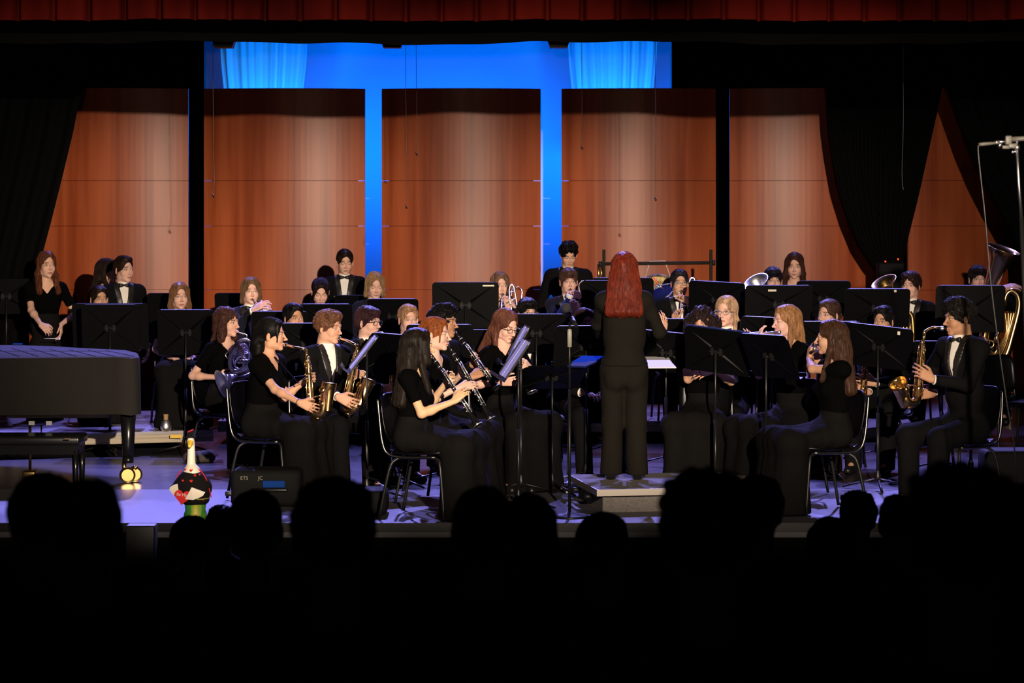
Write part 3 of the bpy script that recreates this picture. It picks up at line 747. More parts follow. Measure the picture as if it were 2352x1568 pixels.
# ---- acoustic shell panels: bowed veneer towers in four sections over a black base
def panel(pxl, pxr, label, yaw=0, sp=208.0):
    Y = FPX / sp; xl, xr = (pxl - CX) / sp, (pxr - CX) / sp; xm, wd = (xl + xr) / 2, xr - xl
    root = empty('acoustic_panel', (xm, Y, 0), label, 'acoustic panel', 'wooden acoustic shell panels')
    ca, sa = math.cos(yaw), math.sin(yaw)
    z = lambda py: HC + (YH - py) / sp
    secs = [(203, 414.4), (415.4, 518.6), (519.4, 664.6), (665.4, 902)]
    for a, b in secs:
        vs = []; fs = []; n = 28; zt, zb = z(a), z(b)
        for zz in (zb, zt):
            for back in (0, 1):
                for i in range(n + 1):
                    u = -1 + 2 * i / n; lx = u * wd / 2; ly = .115 * (u * u) - .06 + (.03 if back else 0)
                    vs.append((xm + lx * ca - ly * sa, Y + lx * sa + ly * ca, zz))
        m = n + 1
        for i in range(n):
            fs += [(i, i + 1, 2 * m + i + 1, 2 * m + i), (m + i + 1, m + i, 3 * m + i, 3 * m + i + 1), (2 * m + i, 2 * m + i + 1, 3 * m + i + 1, 3 * m + i), (m + i, m + i + 1, i + 1, i)]
        fs += [(0, 2 * m, 3 * m, m), (n, m + n, 3 * m + n, 2 * m + n)]
        G().add(vs, fs, False).build('panel_section', M_wood, root)
    g = G(); g.box((xm, Y + .10, (z(206) + z(900)) / 2), (wd - .16, .02, z(206) - z(900)), [V3(ca, sa, 0), V3(-sa, ca, 0), UP]); g.build('backing_board', M_blackwall, root)
    g = G()
    for u in (-.8, .8): g.box((xm + u * wd / 2 * ca, Y + .16 + u * wd / 2 * sa, 1.75), (.06, .08, 3.3))
    g.build('support_post', M_black_metal, root)
    g = G(); g.box((xm, Y + .1, .075), (wd * .98, .5, .11), bev=.01); g.build('base', M_black_metal, root)
    for u in (-.85, .85):
        g = G(); g.lathe((xm + u * wd / 2 - .02, Y - .12, .045), (1, 0, 0), [(0, 0), (.04, 0), (.04, .03), (0, .03)], 12); g.build('caster', M_black_metal, root)
    return root
panel(-345, 22, 'cherry wood shell panel mostly covered by the black drape at far left')
panel(65, 431, 'cherry wood shell panel at the left, its left side cut by the sloping black drape')
panel(467, 838, 'cherry wood shell panel second from the left, beside the black gap')
panel(876, 1242, 'cherry wood shell panel in the middle between the two blue gaps')
panel(1290, 1645, 'cherry wood shell panel behind the gong frame')
panel(1677, 2043, 'cherry wood shell panel crossed by the curved shadow of the black drape')
panel(2076, 2440, 'dark cherry wood shell panel seen in the tent-shaped gap at far right', .28)

# ---- front drapes that cut across the panels
def interp(tab, v):
    for (a, b), (c, d) in zip(tab, tab[1:]):
        if (a - v) * (c - v) <= 0 and a != c: return b + (d - b) * (v - a) / (c - a)
    return tab[0][1] if v < tab[0][0] else tab[-1][1]
def shaped(name, sp, left, right, label, nx=70, amp=.03, freq=60):
    Y = FPX / sp; y0, y1 = -60, 900
    zt, zb = HC + (YH - y0) / sp, max(HC + (YH - y1) / sp, .03)
    def f(u, x, z):
        py = YH - (z - HC) * sp; a = (interp(left, py) - CX) / sp; b = (interp(right, py) - CX) / sp
        return (a + (b - a) * u, Y + amp * math.sin(u * freq + 2 * math.sin(u * 7)), z)
    tag(sheet(f, 0, 1, zb, zt, nx, 48, name, M_drape), label, 'curtain', 'black stage drapes')
shaped('stage_drape', 236.0, [(-80, -900), (900, -900)], [(-80, 215), (100, 205), (200, 189), (300, 170), (400, 146), (500, 121), (590, 97), (700, 70), (900, 50)],
       'black velour drape at the left of the stage, its edge sloping across the first panel', 160, .05, 130)
shaped('stage_drape', 222.0, [(-80, 1890), (200, 1898), (290, 1903), (350, 1911), (430, 1925), (500, 1947), (560, 1972), (600, 1998), (625, 2018), (900, 2025)],
       [(-80, 2170), (190, 2166), (260, 2152), (350, 2132), (450, 2110), (550, 2085), (640, 2068), (900, 2060)],
       'black drape gathered to a point in front of the fifth and sixth panels', 90, .04, 90)
shaped('stage_drape', 232.0, [(-80, 2160), (190, 2170), (240, 2190), (330, 2222), (400, 2252), (460, 2283), (520, 2318), (580, 2345), (900, 2365)], [(-80, 3300), (900, 3300)],
       'black velour drape along the far right side of the stage', 160, .05, 120)

# ---- red valance and black border across the top
def band(name, sp, ybot, m, label, cat, pleat, amp, jag, hgt=1.2, x0=-9, x1=9):
    Y = FPX / sp; zb = HC + (YH - ybot) / sp
    n = 1500 if pleat < .5 else 300
    def f(u, x, z):
        k = (z - zb) / hgt
        ph = (x / pleat); fr = ph - math.floor(ph); y = Y - amp * min(1, min(fr, 1 - fr) * 9) + .02 * math.sin(x * 2.3 + 1) + .012 * math.sin(2 * math.pi * fr)
        dz = jag * (math.sin(x * 2.1) + .5 * math.sin(x * 5.3 + 1) + .35 * math.sin(x * 9.7)) * (1 - k)
        return (x, y, z + dz)
    return tag(sheet(f, x0, x1, zb, zb + hgt, n, 3, name, m), label, cat)
band('red_valance', 343.0, 49, M_redvel, 'dark red pleated valance hanging along the top of the proscenium', 'curtain', .235, .13, .006)
band('black_border', 324.0, 99, M_drape, 'flat black cloth border hanging just below the red valance', 'curtain', 1.1, .03, .012)
# dark battens and lamp housings peeping out under the border
for x in (515, 901, 1283):
    s = 285.0; c = P(x, 96, s); root = empty('border_lamp', c + V3(0, 0, .05), {515: 'dark lamp housing below the border above the left pale drape', 901: 'dark lamp housing below the border above the middle panel', 1283: 'dark lamp housing below the border beside the right pale drape'}[x], 'stage lamp', 'lamp housings under the border')
    g = G(); t, b, d = .105, .070, .07
    vs = [c + V3(i * (t if k else b), j * d, .055 if k else -.05) for k in (0, 1) for i, j in ((-1, -1), (1, -1), (1, 1), (-1, 1))]
    g.add(vs, [(3, 2, 1, 0), (4, 5, 6, 7), (0, 1, 5, 4), (1, 2, 6, 5), (2, 3, 7, 6), (3, 0, 4, 7)], False); g.build('housing', M_black_metal, root)
    g = G(); g.tube([c + V3(0, 0, .05), c + V3(0, 0, .35)], .012, 8); g.build('hanger_rod', M_black_metal, root)
# a pipe with dim cloth behind the border at the left
c = P(275, 103, 262); g = G(); g.box((c[0], c[1], (c[2] - .027 + 7.6) / 2), (.55, .02, 7.6 - c[2] + .027)); o = g.build('folded_cloth', M_navysuit); tag(o, 'dim grey cloth edge showing under the border at upper left', 'cloth')

# ---- hanging microphones
for i, (x, y0, y1, dx, s, lb) in enumerate(((489, 150, 448, 3, 262, 'in front of the second panel, lit cord'), (932, 95, 474, 2, 262, 'at the left edge of the middle panel, longer cord'), (956, 95, 352, 1, 250, 'in the left half of the middle panel, shorter cord'),
        (1336, 95, 338, 0, 250, 'on the fourth panel near its top'), (1505, 95, 456, 0, 262, 'in the right half of the fourth panel'), (2074, 95, 432, -2, 262, 'in front of the black gathered drape'))):
    a, b, c = P(x, 90, s), P(x + dx, y1 - 26, s), P(x - 1, y1 - 2, s)
    a = V3(a[0], a[1], 7.62); root = empty('hanging_microphone', a, 'thin hanging microphone ' + lb, 'microphone', 'hanging choir microphones')
    g = G(); g.tube(smooth_path([a, P(x, 60, s), P(x + 1, (90 + y1) / 2, s), P(x + dx, y1 - 50, s), b, c]), .0022, 5); g.build('cord', mat('grey_cord', (.10, .095, .09), .6) if i in (0, 5) else M_black_metal, root)
    g = G(); g.tube([c, P(x + 2, y1 + 5, s)], [.006, .009], 7); g.build('capsule', M_black_metal, root)

# ---- riser platforms
M_deck = mat('riser_deck', (.33, .31, .34), .5, noise=((4, 4, 4), (.24, .22, .25), .35, .7))
M_ply = mat('riser_edge', (.42, .36, .26), .6, noise=((2, 2, 60), (.30, .25, .17), .4, .6))
def riser(a, b, depth, label, z=.20):
    a, b = V3(*a), V3(*b); d = nrm(b - a); n = V3(-d[1], d[0], 0); L = np.linalg.norm(b - a); mid = (a + b) / 2 + n * depth / 2
    root = empty('riser_platform', (mid[0], mid[1], 0), label, 'riser', 'low riser platforms'); ax = [d, n, UP]
    g = G(); g.box((mid[0], mid[1], z - .012), (L, depth, .024), ax); g.build('deck', M_deck, root)
    g = G(); m2 = (a + b) / 2 + n * .012; g.box((m2[0], m2[1], z - .062), (L, .024, .074), ax); 
    m3 = mid + n * (depth / 2 - .012); g.box((m3[0], m3[1], z - .062), (L, .024, .074), ax)
    for e in (a, b): q = e + n * depth / 2 + d * (.012 if e is a else -.012); g.box((q[0], q[1], z - .062), (.024, depth - .05, .074), ax)
    g.build('edge_frame', M_ply, root)
    for e, k in ((a, .18), (b, -.18), (a + n * (depth - .3), .18), (b + n * (depth - .3), -.18)):
        q = e + d * k + n * .15; g = G(); g.tube([(q[0], q[1], 0), (q[0], q[1], z - .026)], .026, 14); g.build('leg', M_steel, root)
    return root
def fl(px, py, z=0.0): s = (py - YH) / (HC - z); return P(px, py, s)
riser(fl(-120, 1003, .2), fl(490, 987, .2), 2.3, 'low riser platform at the left under the percussion players, trumpet mutes on it')
riser((-2.70, 22.35, 0), (.20, 22.35, 0), 2.0, 'low riser platform at centre left under the trumpet players')
riser((.24, 22.35, 0), (3.05, 22.35, 0), 2.0, 'low riser platform at centre right under the trombone players')
riser((3.09, 22.45, 0), fl(2326, 962, .2) , 2.0, 'low riser platform at the right under the low brass')
g = G(); c = fl(403, 1000, .13); a = P(395, 1000, 264); q = fl(403, 989, .2)
g.box(P(404, 1002, 264.2), (.10, .004, .028)); o = g.build('tape_mark', mat('yellow_tape', (.75, .48, .05), .6)); tag(o, 'yellow tape strip on the front edge of the left riser', 'tape')
for i, (x, y) in enumerate(((366, 985), (381, 990))):
    c = fl(x, y, .2) + UP * .001; root = empty('trumpet_mute', c, ('silver trumpet mute standing on the left riser, left of its twin', 'silver trumpet mute standing on the left riser, right of its twin')[i], 'mute', 'trumpet mutes')
    g = G(); g.lathe(c, UP, [(0, 0), (.03, 0), (.046, .015), (.050, .04), (.040, .075), (.022, .10)], 20); g.build('mute_body', M_silver, root)
    g = G(); g.lathe(c, UP, [(.022, .10), (.019, .115), (.023, .145), (.021, .148), (0, .148)], 18); g.build('cork_neck', mat('cork', (.35, .22, .1), .8), root)

# ---- conductor's podium
a, b = fl(1373, 1124, .17), fl(1313, 1092, .17); d1 = nrm(V3(b[0] - a[0], b[1] - a[1], 0)); e1 = V3(d1[1], -d1[0], 0); W_, D_ = 1.25, 1.0
c = a + e1 * W_ / 2 + d1 * D_ / 2; ax = [e1, d1, UP]; root = empty('conductor_podium', (c[0], c[1], 0), 'grey carpeted conductor podium under the red-haired conductor', 'podium', rz=0)
M_carp = mat('podium_carpet', (.20, .185, .165), .9, noise=((60, 60, 60), (.13, .12, .11), .3, .7), bump=((90, 90, 90), .4, .004))
g = G(); g.box((c[0], c[1], .148), (W_, D_, .044), ax); g.build('top_deck', M_carp, root)
g = G()
for sg in (-1, 1):
    q = c + d1 * sg * (D_ / 2 + .004); g.box((q[0], q[1], .147), (W_ + .016, .008, .046), ax); q = c + e1 * sg * (W_ / 2 + .004); g.box((q[0], q[1], .147), (.008, D_, .046), ax)
g.build('metal_edging', mat('podium_edging', (.5, .46, .40), .4, 1.0), root)
g = G(); q = c + V3(0, 0, 0); g.box((q[0], q[1], .063), (W_ - .10, D_ - .14, .124), ax); g.build('base_box', M_carp, root)
for k in (.22, -.22):
    q = c - e1 * (W_ / 2 - .02) - d1 * k; g = G(); g.tube([V3(q[0], q[1], .09), V3(q[0], q[1], .09) - e1 * .06], .018, 10); g.build('corner_knob', M_tubeblk, root)
podium_c = c
# pile of papers left of the podium
c = fl(1316, 1128); root = empty('paper_pile', c, 'small pile of loose papers on the floor left of the podium', 'papers')
for i in range(6):
    a_ = .2 * math.sin(i * 2.3); g = G(); g.box((c[0] + .01 * math.sin(i * 3), c[1] + .012 * i, .006 + .011 * i), (.11, .20, .008), [V3(math.cos(a_), math.sin(a_), 0), V3(-math.sin(a_), math.cos(a_), 0), UP]); g.build('sheet', M_paper, root)
# ---------------------------------------------------------------- music stands
stand_n = 0
def stand(px, py, s, label, yaw=0, tilt=20, z0=0.0, wd=.50, ht=.34, folder=None, sheet_=False, roll=0, legyaw=20, tape=None, paper_lbl=None):
    """px, py: middle of the desk's top edge; yaw: the way the player who reads it looks"""
    T = P(px, py, s); fw = fwd(yaw); R = nrm(np.cross(UP, fw)); t = math.radians(tilt)
    U = UP * math.cos(t) + fw * math.sin(t); N = fw * math.cos(t) - UP * math.sin(t)        # N: out of the rear face
    if roll: a = math.radians(roll); R, U = R * math.cos(a) + U * math.sin(a), U * math.cos(a) - R * math.sin(a)
    C = T - U * ht / 2; ax = [R, U, N]; foot = V3(C[0], C[1], z0) + fw * .03
    root = empty('music_stand', foot, label, 'music stand', 'black orchestra music stands')
    g = G(); rc = .03; pts = []
    for cx, cy, a0 in ((1, 1, 0), (-1, 1, 90), (-1, -1, 180), (1, -1, 270)):
        rr_ = rc if cy > 0 else .006
        for q in (0, 30, 60, 90):
            a = math.radians(a0 + q); pts.append(C + R * (cx * (wd / 2 - rr_) + rr_ * math.cos(a)) + U * (cy * (ht / 2 - rr_) + rr_ * math.sin(a)))
    g.poly(pts, .003, N)
    g.box(C - U * ht / 2 - N * .032, (wd, .004, .066), ax)                                   # ledge
    g.box(C - U * (ht / 2 - .011) - N * .065, (wd, .022, .003), ax)
    for sg in (-1, 1): g.box(C + R * sg * (wd / 2 - .002) - N * .006, (.003, ht * .8, .012), ax)
    g.box(C + U * (ht / 2 - .0015) - N * .006, (wd * .86, .003, .012), ax)
    for sx in (-1, 1):
        for sy in (-1, 1):
            a = C + R * sx * .045 + U * sy * .03; b = C + R * sx * wd * .43 + U * sy * ht * .43; d = nrm(b - a); pr = np.cross(N, d)
            vs = [a + pr * .013, a - pr * .013, b - pr * .002, b + pr * .002, a + N * .011, b + N * .004]
            g.add(vs, [(0, 4, 5, 3), (4, 1, 2, 5), (0, 1, 4), (3, 5, 2)], False)
    g.build('desk', M_stand, root)
    g = G(); g.box(C + N * .012, (.10, .012, .02), ax)
    for sx in (-1, 1):
        for sy in (-1, 1): g.box(C + R * sx * .033 + U * sy * .017 + N * .010, (.022, .022, .014), ax); g.ball(C + R * sx * .033 + U * sy * .017 + N * .018, .004, 6, 4)
    g.build('bracket', M_black_metal, root)
    top = C + N * .03; g = G(); mid = V3(foot[0], foot[1], z0 + (C[2] - z0) * .52)
    g.tube([V3(foot[0], foot[1], C[2] - .0), C + N * .016], .009, 8); g.tube([mid, V3(foot[0], foot[1], C[2] + .004)], .0085, 10); g.build('inner_tube', M_black_metal, root)
    g = G(); g.tube([V3(foot[0], foot[1], z0 + .085), mid + UP * .02], .0125, 12); g.lathe((foot[0], foot[1], z0 + .06), UP, [(.012, 0), (.024, .005), (.024, .05), (.0125, .09)], 14); g.build('outer_tube', M_black_metal, root)
    for k in range(3):
        a = math.radians(legyaw + yaw + 120 * k); d = V3(math.sin(a), -math.cos(a), 0); p = V3(foot[0], foot[1], z0)
        g = G(); g.tube([p + UP * .085 + d * .015, p + d * .17 + UP * .045, p + d * .29 + UP * .010], [.008, .011, .010], 8, flat=.7); g.build('leg', M_black_metal, root)
    if tape is not None:
        g = G(); g.box(C + R * tape[0] + U * (ht / 2 - tape[1]) + N * .003, (tape[2], tape[3], .001), ax); g.build('tape_label', mat('masking_tape', (.7, .66, .5), .7), root)
    if folder is not None:
        fo = empty('music_folder', C - N * .01, folder, 'folder'); m_ = M_navy
        g = G(); g.box(C - N * .012 + U * .012, (wd * .98, ht * .98, .012), ax); g.build('cover', m_, fo)
        g = G(); g.box(C - N * .020 + U * .0, (wd * .9, ht * .92, .004), ax); g.build('pages', M_paper, fo)
    if sheet_:
        g = G()
        for i in (-1, 1): g.box(C - N * (.006 + .001 * i) + R * i * .115 + U * .01, (.225, .30, .002), [nrm(R + N * .03 * i), U, nrm(N - R * .03 * i)])
        o = g.build('sheet_music', M_paper); tag(o, paper_lbl, 'sheet music')
    return dict(C=C, R=R, U=U, N=N, root=root)

# ---------------------------------------------------------------- chairs
def chair_proto():
    root = empty('orchestra_chair', (0, 0, 0)); f = V3(0, -1, 0)
    g = G(); n = 12; vs = []; prof = [(-.215, .452), (-.20, .462), (-.10, .452), (.05, .445), (.14, .452), (.185, .47)]     # y (front is negative), z
    def shell(prof, w0, w1, th, round_=.3, cup=.02):
        vs = []; m = len(prof)
        for k in (0, 1):
            for j, (y, z) in enumerate(prof):
                t = j / (m - 1); ww = (w0 + (w1 - w0) * t) * (1 - round_ * (abs(2 * t - 1) ** 4) * .35)
                for i in range(n + 1):
                    u = -1 + 2 * i / n; vs.append((u * ww, y + (cup * u * u * (1 if w0 < w1 or True else 0)) * (0), z + cup * u * u * .6 - th * k))
        fs = []; N = (n + 1) * m
        for k in (0, 1):
            for j in range(m - 1):
                for i in range(n):
                    a = k * N + j * (n + 1) + i; q = (a, a + 1, a + n + 2, a + n + 1); fs.append(q if k == 0 else q[::-1])
        edge = [i for i in range(n + 1)] + [j * (n + 1) + n for j in range(1, m)] + [(m - 1) * (n + 1) + i for i in range(n - 1, -1, -1)] + [j * (n + 1) for j in range(m - 2, 0, -1)]
        for a, b in zip(edge, edge[1:] + edge[:1]): fs.append((a, a + N, b + N, b))
        return vs, fs
    g.add(*shell(prof, .215, .20, .012)); g.build('seat', M_chair, root)
    g = G(); vs = []; m = 9; fs = []
    for k in (0, 1):
        for j in range(m):
            t = j / (m - 1); z = .52 + .33 * t; ww = .205 * (1 - .25 * abs(2 * t - 1) ** 5)
            for i in range(n + 1):
                u = -1 + 2 * i / n; vs.append((u * ww, .205 + .055 * t - .035 * (u * u) + .014 * k + .012 * math.sin(t * 3.1), z))
    N = (n + 1) * m
    for k in (0, 1):
        for j in range(m - 1):
            for i in range(n):
                a = k * N + j * (n + 1) + i; q = (a, a + 1, a + n + 2, a + n + 1); fs.append(q if k == 0 else q[::-1])
    edge = [i for i in range(n + 1)] + [j * (n + 1) + n for j in range(1, m)] + [(m - 1) * (n + 1) + i for i in range(n - 1, -1, -1)] + [j * (n + 1) for j in range(m - 2, 0, -1)]
    for a, b in zip(edge, edge[1:] + edge[:1]): fs.append((a, b, b + N, a + N))
    g.add(vs, fs); g.build('backrest', M_chair, root)
    for sx in (-1, 1):
        g = G(); g.tube(smooth_path([(sx * .19, -.16, .432), (sx * .195, .08, .428), (sx * .20, .185, .45), (sx * .203, .225, .53), (sx * .195, .25, .70), (sx * .185, .265, .82)], 5), .0105, 8); g.build('side_rail', M_chrome, root)
        g = G(); g.tube(smooth_path([(sx * .17, -.10, .430), (sx * .19, -.17, .42), (sx * .215, -.20, .36), (sx * .235, -.235, .012)], 4), .011, 8); g.build('leg', M_tubeblk, root)
        g = G(); g.tube(smooth_path([(sx * .17, .08, .428), (sx * .19, .13, .41), (sx * .215, .17, .34), (sx * .235, .235, .012)], 4), .011, 8); g.build('leg', M_tubeblk, root)
    g = G(); g.tube([(-.19, -.10, .43), (.19, -.10, .43)], .010, 8); g.tube([(-.19, .08, .43), (.19, .08, .43)], .010, 8); g.build('cross_bar', M_tubeblk, root)
    return root
_chair = [None]
def chair(x, y, z, yaw, label):
    """yaw as for people; seat centre at x, y"""
    rz = math.radians(yaw)
    if _chair[0] is None:
        c = chair_proto(); c.location = (x, y, z); c.rotation_euler = (0, 0, rz); _chair[0] = c
    else: c = copy_tree(_chair[0], None, (x, y, z), rz)
    return tag(c, label, 'chair', 'black plastic orchestra chairs')
def chair_for(p, label): 
    h = p['hip'] + p['fb'] * .09; return chair(h[0], h[1], p['z0'], p['by'], label)

# ---------------------------------------------------------------- instruments
def keys_along(g, a, b, n, off, r, seed=0, side=None):
    rn = random.Random(seed); a, b = V3(*a), V3(*b); d = nrm(b - a); s1 = nrm(np.cross(d, UP if abs(d[2]) < .9 else V3(1, 0, 0))); s2 = np.cross(d, s1)
    for i in range(n):
        t = (i + .5) / n; ang = rn.uniform(-2.2, .5) if side is None else rn.uniform(-.7, .7) + side; dr = s1 * math.cos(ang) + s2 * math.sin(ang)
        g.lathe(a + (b - a) * t + dr * off, dr, [(0, .006), (r, .006), (r, .002), (r * .6, 0)], 9)
    for ang in (-.5, -1.6, -2.2):
        dr = s1 * math.cos(ang) + s2 * math.sin(ang); g.tube([a + (b - a) * .04 + dr * (off + .006), a + (b - a) * .96 + dr * (off + .006)], .0022, 5)
        for t in (.1, .35, .6, .85): g.tube([a + (b - a) * t + dr * off * .7, a + (b - a) * t + dr * (off + .008)], .002, 5)
def clarinet(m, e, label):
    m, e = V3(*m), V3(*e); d = nrm(e - m); L = np.linalg.norm(e - m); at = lambda t: m + d * L * t
    root = empty('clarinet', m, label, 'clarinet', 'black clarinets')
    g = G(); g.tube([at(-.02), at(.05), at(.13)], [.004, .010, .0125], 10); g.build('mouthpiece', M_ebony, root)
    g = G(); g.lathe(at(.13), d, [(.0125, 0), (.0145, .004), (.0145, .05), (.0125, .055), (.0128, .06), (.0128, L * .66), (.0135, L * .70), (.0155, L * .755), (.0155, L * .77)], 14); g.build('tube_body', M_ebony, root)
    g = G(); bl = L * .145; g.lathe(at(.855), d, [(.0155, -.02), (.017, 0), (.020, bl * .35), (.027, bl * .75), (.038, bl), (.034, bl), (.022, bl * .7), (.008, bl * .4)], 20); g.build('bell', M_ebony, root)
    for t in (.13, .205, .50, .855): G().lathe(at(t), d, [(.0135, 0), (.0165, .001), (.0165, .005), (.0135, .006)], 14).build('silver_ring', M_silver, root)
    G().lathe(at(.998), d, [(.036, -.003), (.0388, -.001), (.0388, .003), (.034, .003)], 18).build('silver_ring', M_silver, root)
    g = G(); keys_along(g, at(.24), at(.49), 10, .0135, .0052, 3); keys_along(g, at(.52), at(.84), 12, .0140, .0060, 5); g.build('keys', M_silver, root)
    return root, at
def saxophone(mouth, top, bot, bdir, label, bell_l=.27, bell_r=.061, scale=1.0, neckpts=None, strap=None, tone_m=None, tilt=None):
    """mouth: mouthpiece tip; top, bot: ends of the straight body tube; bdir: direction from body to bell"""
    M_ = tone_m or M_gold; mouth, top, bot = V3(*mouth), V3(*top), V3(*bot); d = nrm(bot - top); L = np.linalg.norm(bot - top)
    bd = nrm(V3(*bdir) - d * np.dot(V3(*bdir), d)); root = empty('saxophone', bot, label, 'saxophone', 'gold saxophones')
    n0 = neckpts or [mouth + (top - mouth) * .55 - d * .06 * scale]
    path = smooth_path([mouth + nrm(n0[0] - mouth) * .055] + list(n0) + [top - d * .035 * scale + (mouth - top) * .06, top + d * .02], 6)
    g = G(); g.tube(path, list(np.linspace(.0075, .0125, len(path)) * scale), 12); g.lathe(top, d, [(.012 * scale, -.012), (.017 * scale, -.010), (.017 * scale, .008), (.013 * scale, .01)], 14); g.build('neck', M_, root)
    g = G(); q = nrm(n0[0] - mouth); g.tube([mouth - q * .01, mouth + q * .03, mouth + q * .07], [.004, .012, .013], 10); g.build('mouthpiece', M_ebony, root)
    g = G(); g.lathe(mouth + q * .025, q, [(.0135, 0), (.0150, .002), (.0150, .02), (.0135, .022)], 12); g.build('ligature', M_silver, root)
    g = G(); rb = .031 * scale; bo = .052 * scale; pts = [top + d * L * t for t in (0, .25, .5, .75, 1)]; rs = [.0135 * scale, .0165 * scale, .020 * scale, .0245 * scale, .029 * scale]
    for a in (30, 60, 90, 120, 150): ar = math.radians(a); pts.append(bot + bd * bo * (1 - math.cos(ar)) + d * bo * math.sin(ar)); rs.append(rb)
    up = nrm(-d * 1.0 + bd * .16 + (V3(*tilt) if tilt is not None else 0)); b0 = bot + bd * 2 * bo
    for t, r in ((0, .033), (.3, .036), (.6, .043), (.82, .052), (1, bell_r / scale)): pts.append(b0 + up * bell_l * t + bd * .03 * t * t); rs.append(r * scale)
    g.tube(pts, rs, 20, caps=False); mp = pts[-1]; g.lathe(mp, up, [(rs[-1], -.001), (rs[-1] + .003, .001), (rs[-1], .004), (rs[-1] * .85, -.02), (rs[-1] * .7, -.09), (rs[-1] * .55, -.2)], 24)
    g.build('body_and_bell', M_, root)
    g = G(); sd = nrm(np.cross(d, bd))
    rn = random.Random(7)
    for sgn in (1, -1):
        for i in range(7):
            t = .06 + .92 * i / 7; c = top + d * L * t; rr_ = (.014 + .013 * t) * scale; of = nrm(sd * sgn + bd * rn.uniform(-.5, .5) - d * 0)
            g.lathe(c + of * (rr_ + .004), of, [(0, .008), ((.008 + .009 * t) * scale, .008), ((.009 + .010 * t) * scale, .004), ((.008 + .008 * t) * scale, 0)], 12)
        for k in (-.3, .3):
            of = nrm(sd * sgn + bd * k); g.tube([top + d * L * .05 + of * .026 * scale, bot + of * .041 * scale], .0026, 6)
    for i, t in enumerate((.15, .45, .72)):
        c = b0 + up * bell_l * t; rr_ = (.034 + .012 * t) * scale; of = nrm(-bd * .2 + sd * (1 if i != 1 else -1)); g.lathe(c + of * rr_, of, [(0, .009), (.022 * scale, .009), (.023 * scale, .004), (.018 * scale, 0)], 14)
    of = nrm(d * .3 + bd * .0 + sd); g.lathe(bot + bd * bo + d * bo * .9, nrm(d + sd * .3), [(0, rb + .012), (.024 * scale, rb + .012), (.024 * scale, rb + .004)], 14)
    for i in range(5): c = top + d * L * (.12 + .17 * i) - bd * (.02 + .01 * i / 5); g.ball(c, .0065, 7, 5)
    for i in range(34):  # random studs and rods added among the keys for glitter
        t = rn.uniform(.03, .99); a_ = rn.uniform(0, 6.28); of = sd * math.cos(a_) + bd * math.sin(a_); c = top + d * L * t + of * (.022 + .016 * t) * scale
        if i % 3: g.ball(c, (.0065, .0065, .009), 7, 5)
        else: g.tube([c, c + d * rn.uniform(.02, .05) + of * .004], .0032, 5)
    for i in range(10):
        t = rn.uniform(.1, .8); a_ = rn.uniform(0, 6.28); of = sd * math.cos(a_) + bd * math.sin(a_); c = b0 + up * bell_l * t + of * (.036 + .014 * t) * scale; g.ball(c, (.007, .007, .011), 7, 5)
    g.tube([bot + bd * bo * .5 - d * .08, b0 + up * .09 - bd * .02], .005, 6)
    g.build('keywork_and_glint_studs', M_, root)
    if strap is not None:
        hk = top + d * L * .42 - bd * .02; o = G().tube([hk, strap[0], strap[1]], .007, 6, flat=.4).build('neck_strap', M_velvet); tag(o, strap[2], 'strap')
    return root
def flute(a, b, label):
    a, b = V3(*a), V3(*b); d = nrm(b - a); root = empty('flute', a, label, 'flute', 'silver flutes')
    g = G(); g.lathe(a, d, [(0, 0), (.0125, .001), (.0135, .012), (.0105, .014), (.0098, .03), (.0098, np.linalg.norm(b - a)), (0, np.linalg.norm(b - a))], 14); g.build('tube_body', M_silver, root)
    g = G(); c = a + d * .11; g.ball(c - V3(0, 0, -.006), (.014, .014, .006)); g.build('lip_plate', M_silver, root)
    g = G(); keys_along(g, a + d * .22, b - d * .02, 14, .0105, .0075, 3, side=1.2); g.build('keys', M_silver, root); return root
def bell_prof(r0, r1, L, p=3.0, n=16): return [(r0 + (r1 - r0) * (i / n) ** p, L * i / n) for i in range(n + 1)]
def trumpet(mouth, d, label, m=M_silver):
    mouth = V3(*mouth); d = nrm(d); dn = nrm(np.cross(np.cross(d, UP), d)); sd = np.cross(d, dn); root = empty('trumpet', mouth, label, 'trumpet', 'silver trumpets')
    g = G(); g.lathe(mouth - d * .004, d, [(.006, .004), (.0135, 0), (.0135, .012), (.006, .03), (.0045, .07)], 14); g.build('mouthpiece', m, root)
    g = G(); g.tube([mouth + d * .06, mouth + d * .34], .0062, 10)
    low = -dn * .085; g.tube(smooth_path([mouth + d * .30, mouth + d * .40, mouth + d * .425 + low * .5, mouth + d * .40 + low, mouth + d * .28 + low], 5), .0064, 10)
    g.tube(smooth_path([mouth + d * .28 + low, mouth + d * .12 + low, mouth + d * .09 + low * .6, mouth + d * .13 + low * .1 + sd * .02, mouth + d * .2 + sd * .02], 5), .0065, 10)
    g.lathe(mouth + d * .2 + sd * .02, d, bell_prof(.0065, .060, .30, 5) + [(.052, .297), (.012, .2)], 24); g.build('tubing_and_bell', m, root)
    for i in range(3):
        c = mouth + d * (.225 + .028 * i) - dn * .03; g = G(); g.lathe(c - dn * .065, dn, [(0, 0), (.011, .001), (.011, .125), (.008, .13), (.003, .131), (.003, .150), (.008, .151), (.008, .155), (0, .156)], 14); g.build('valve', m, root)
    return root
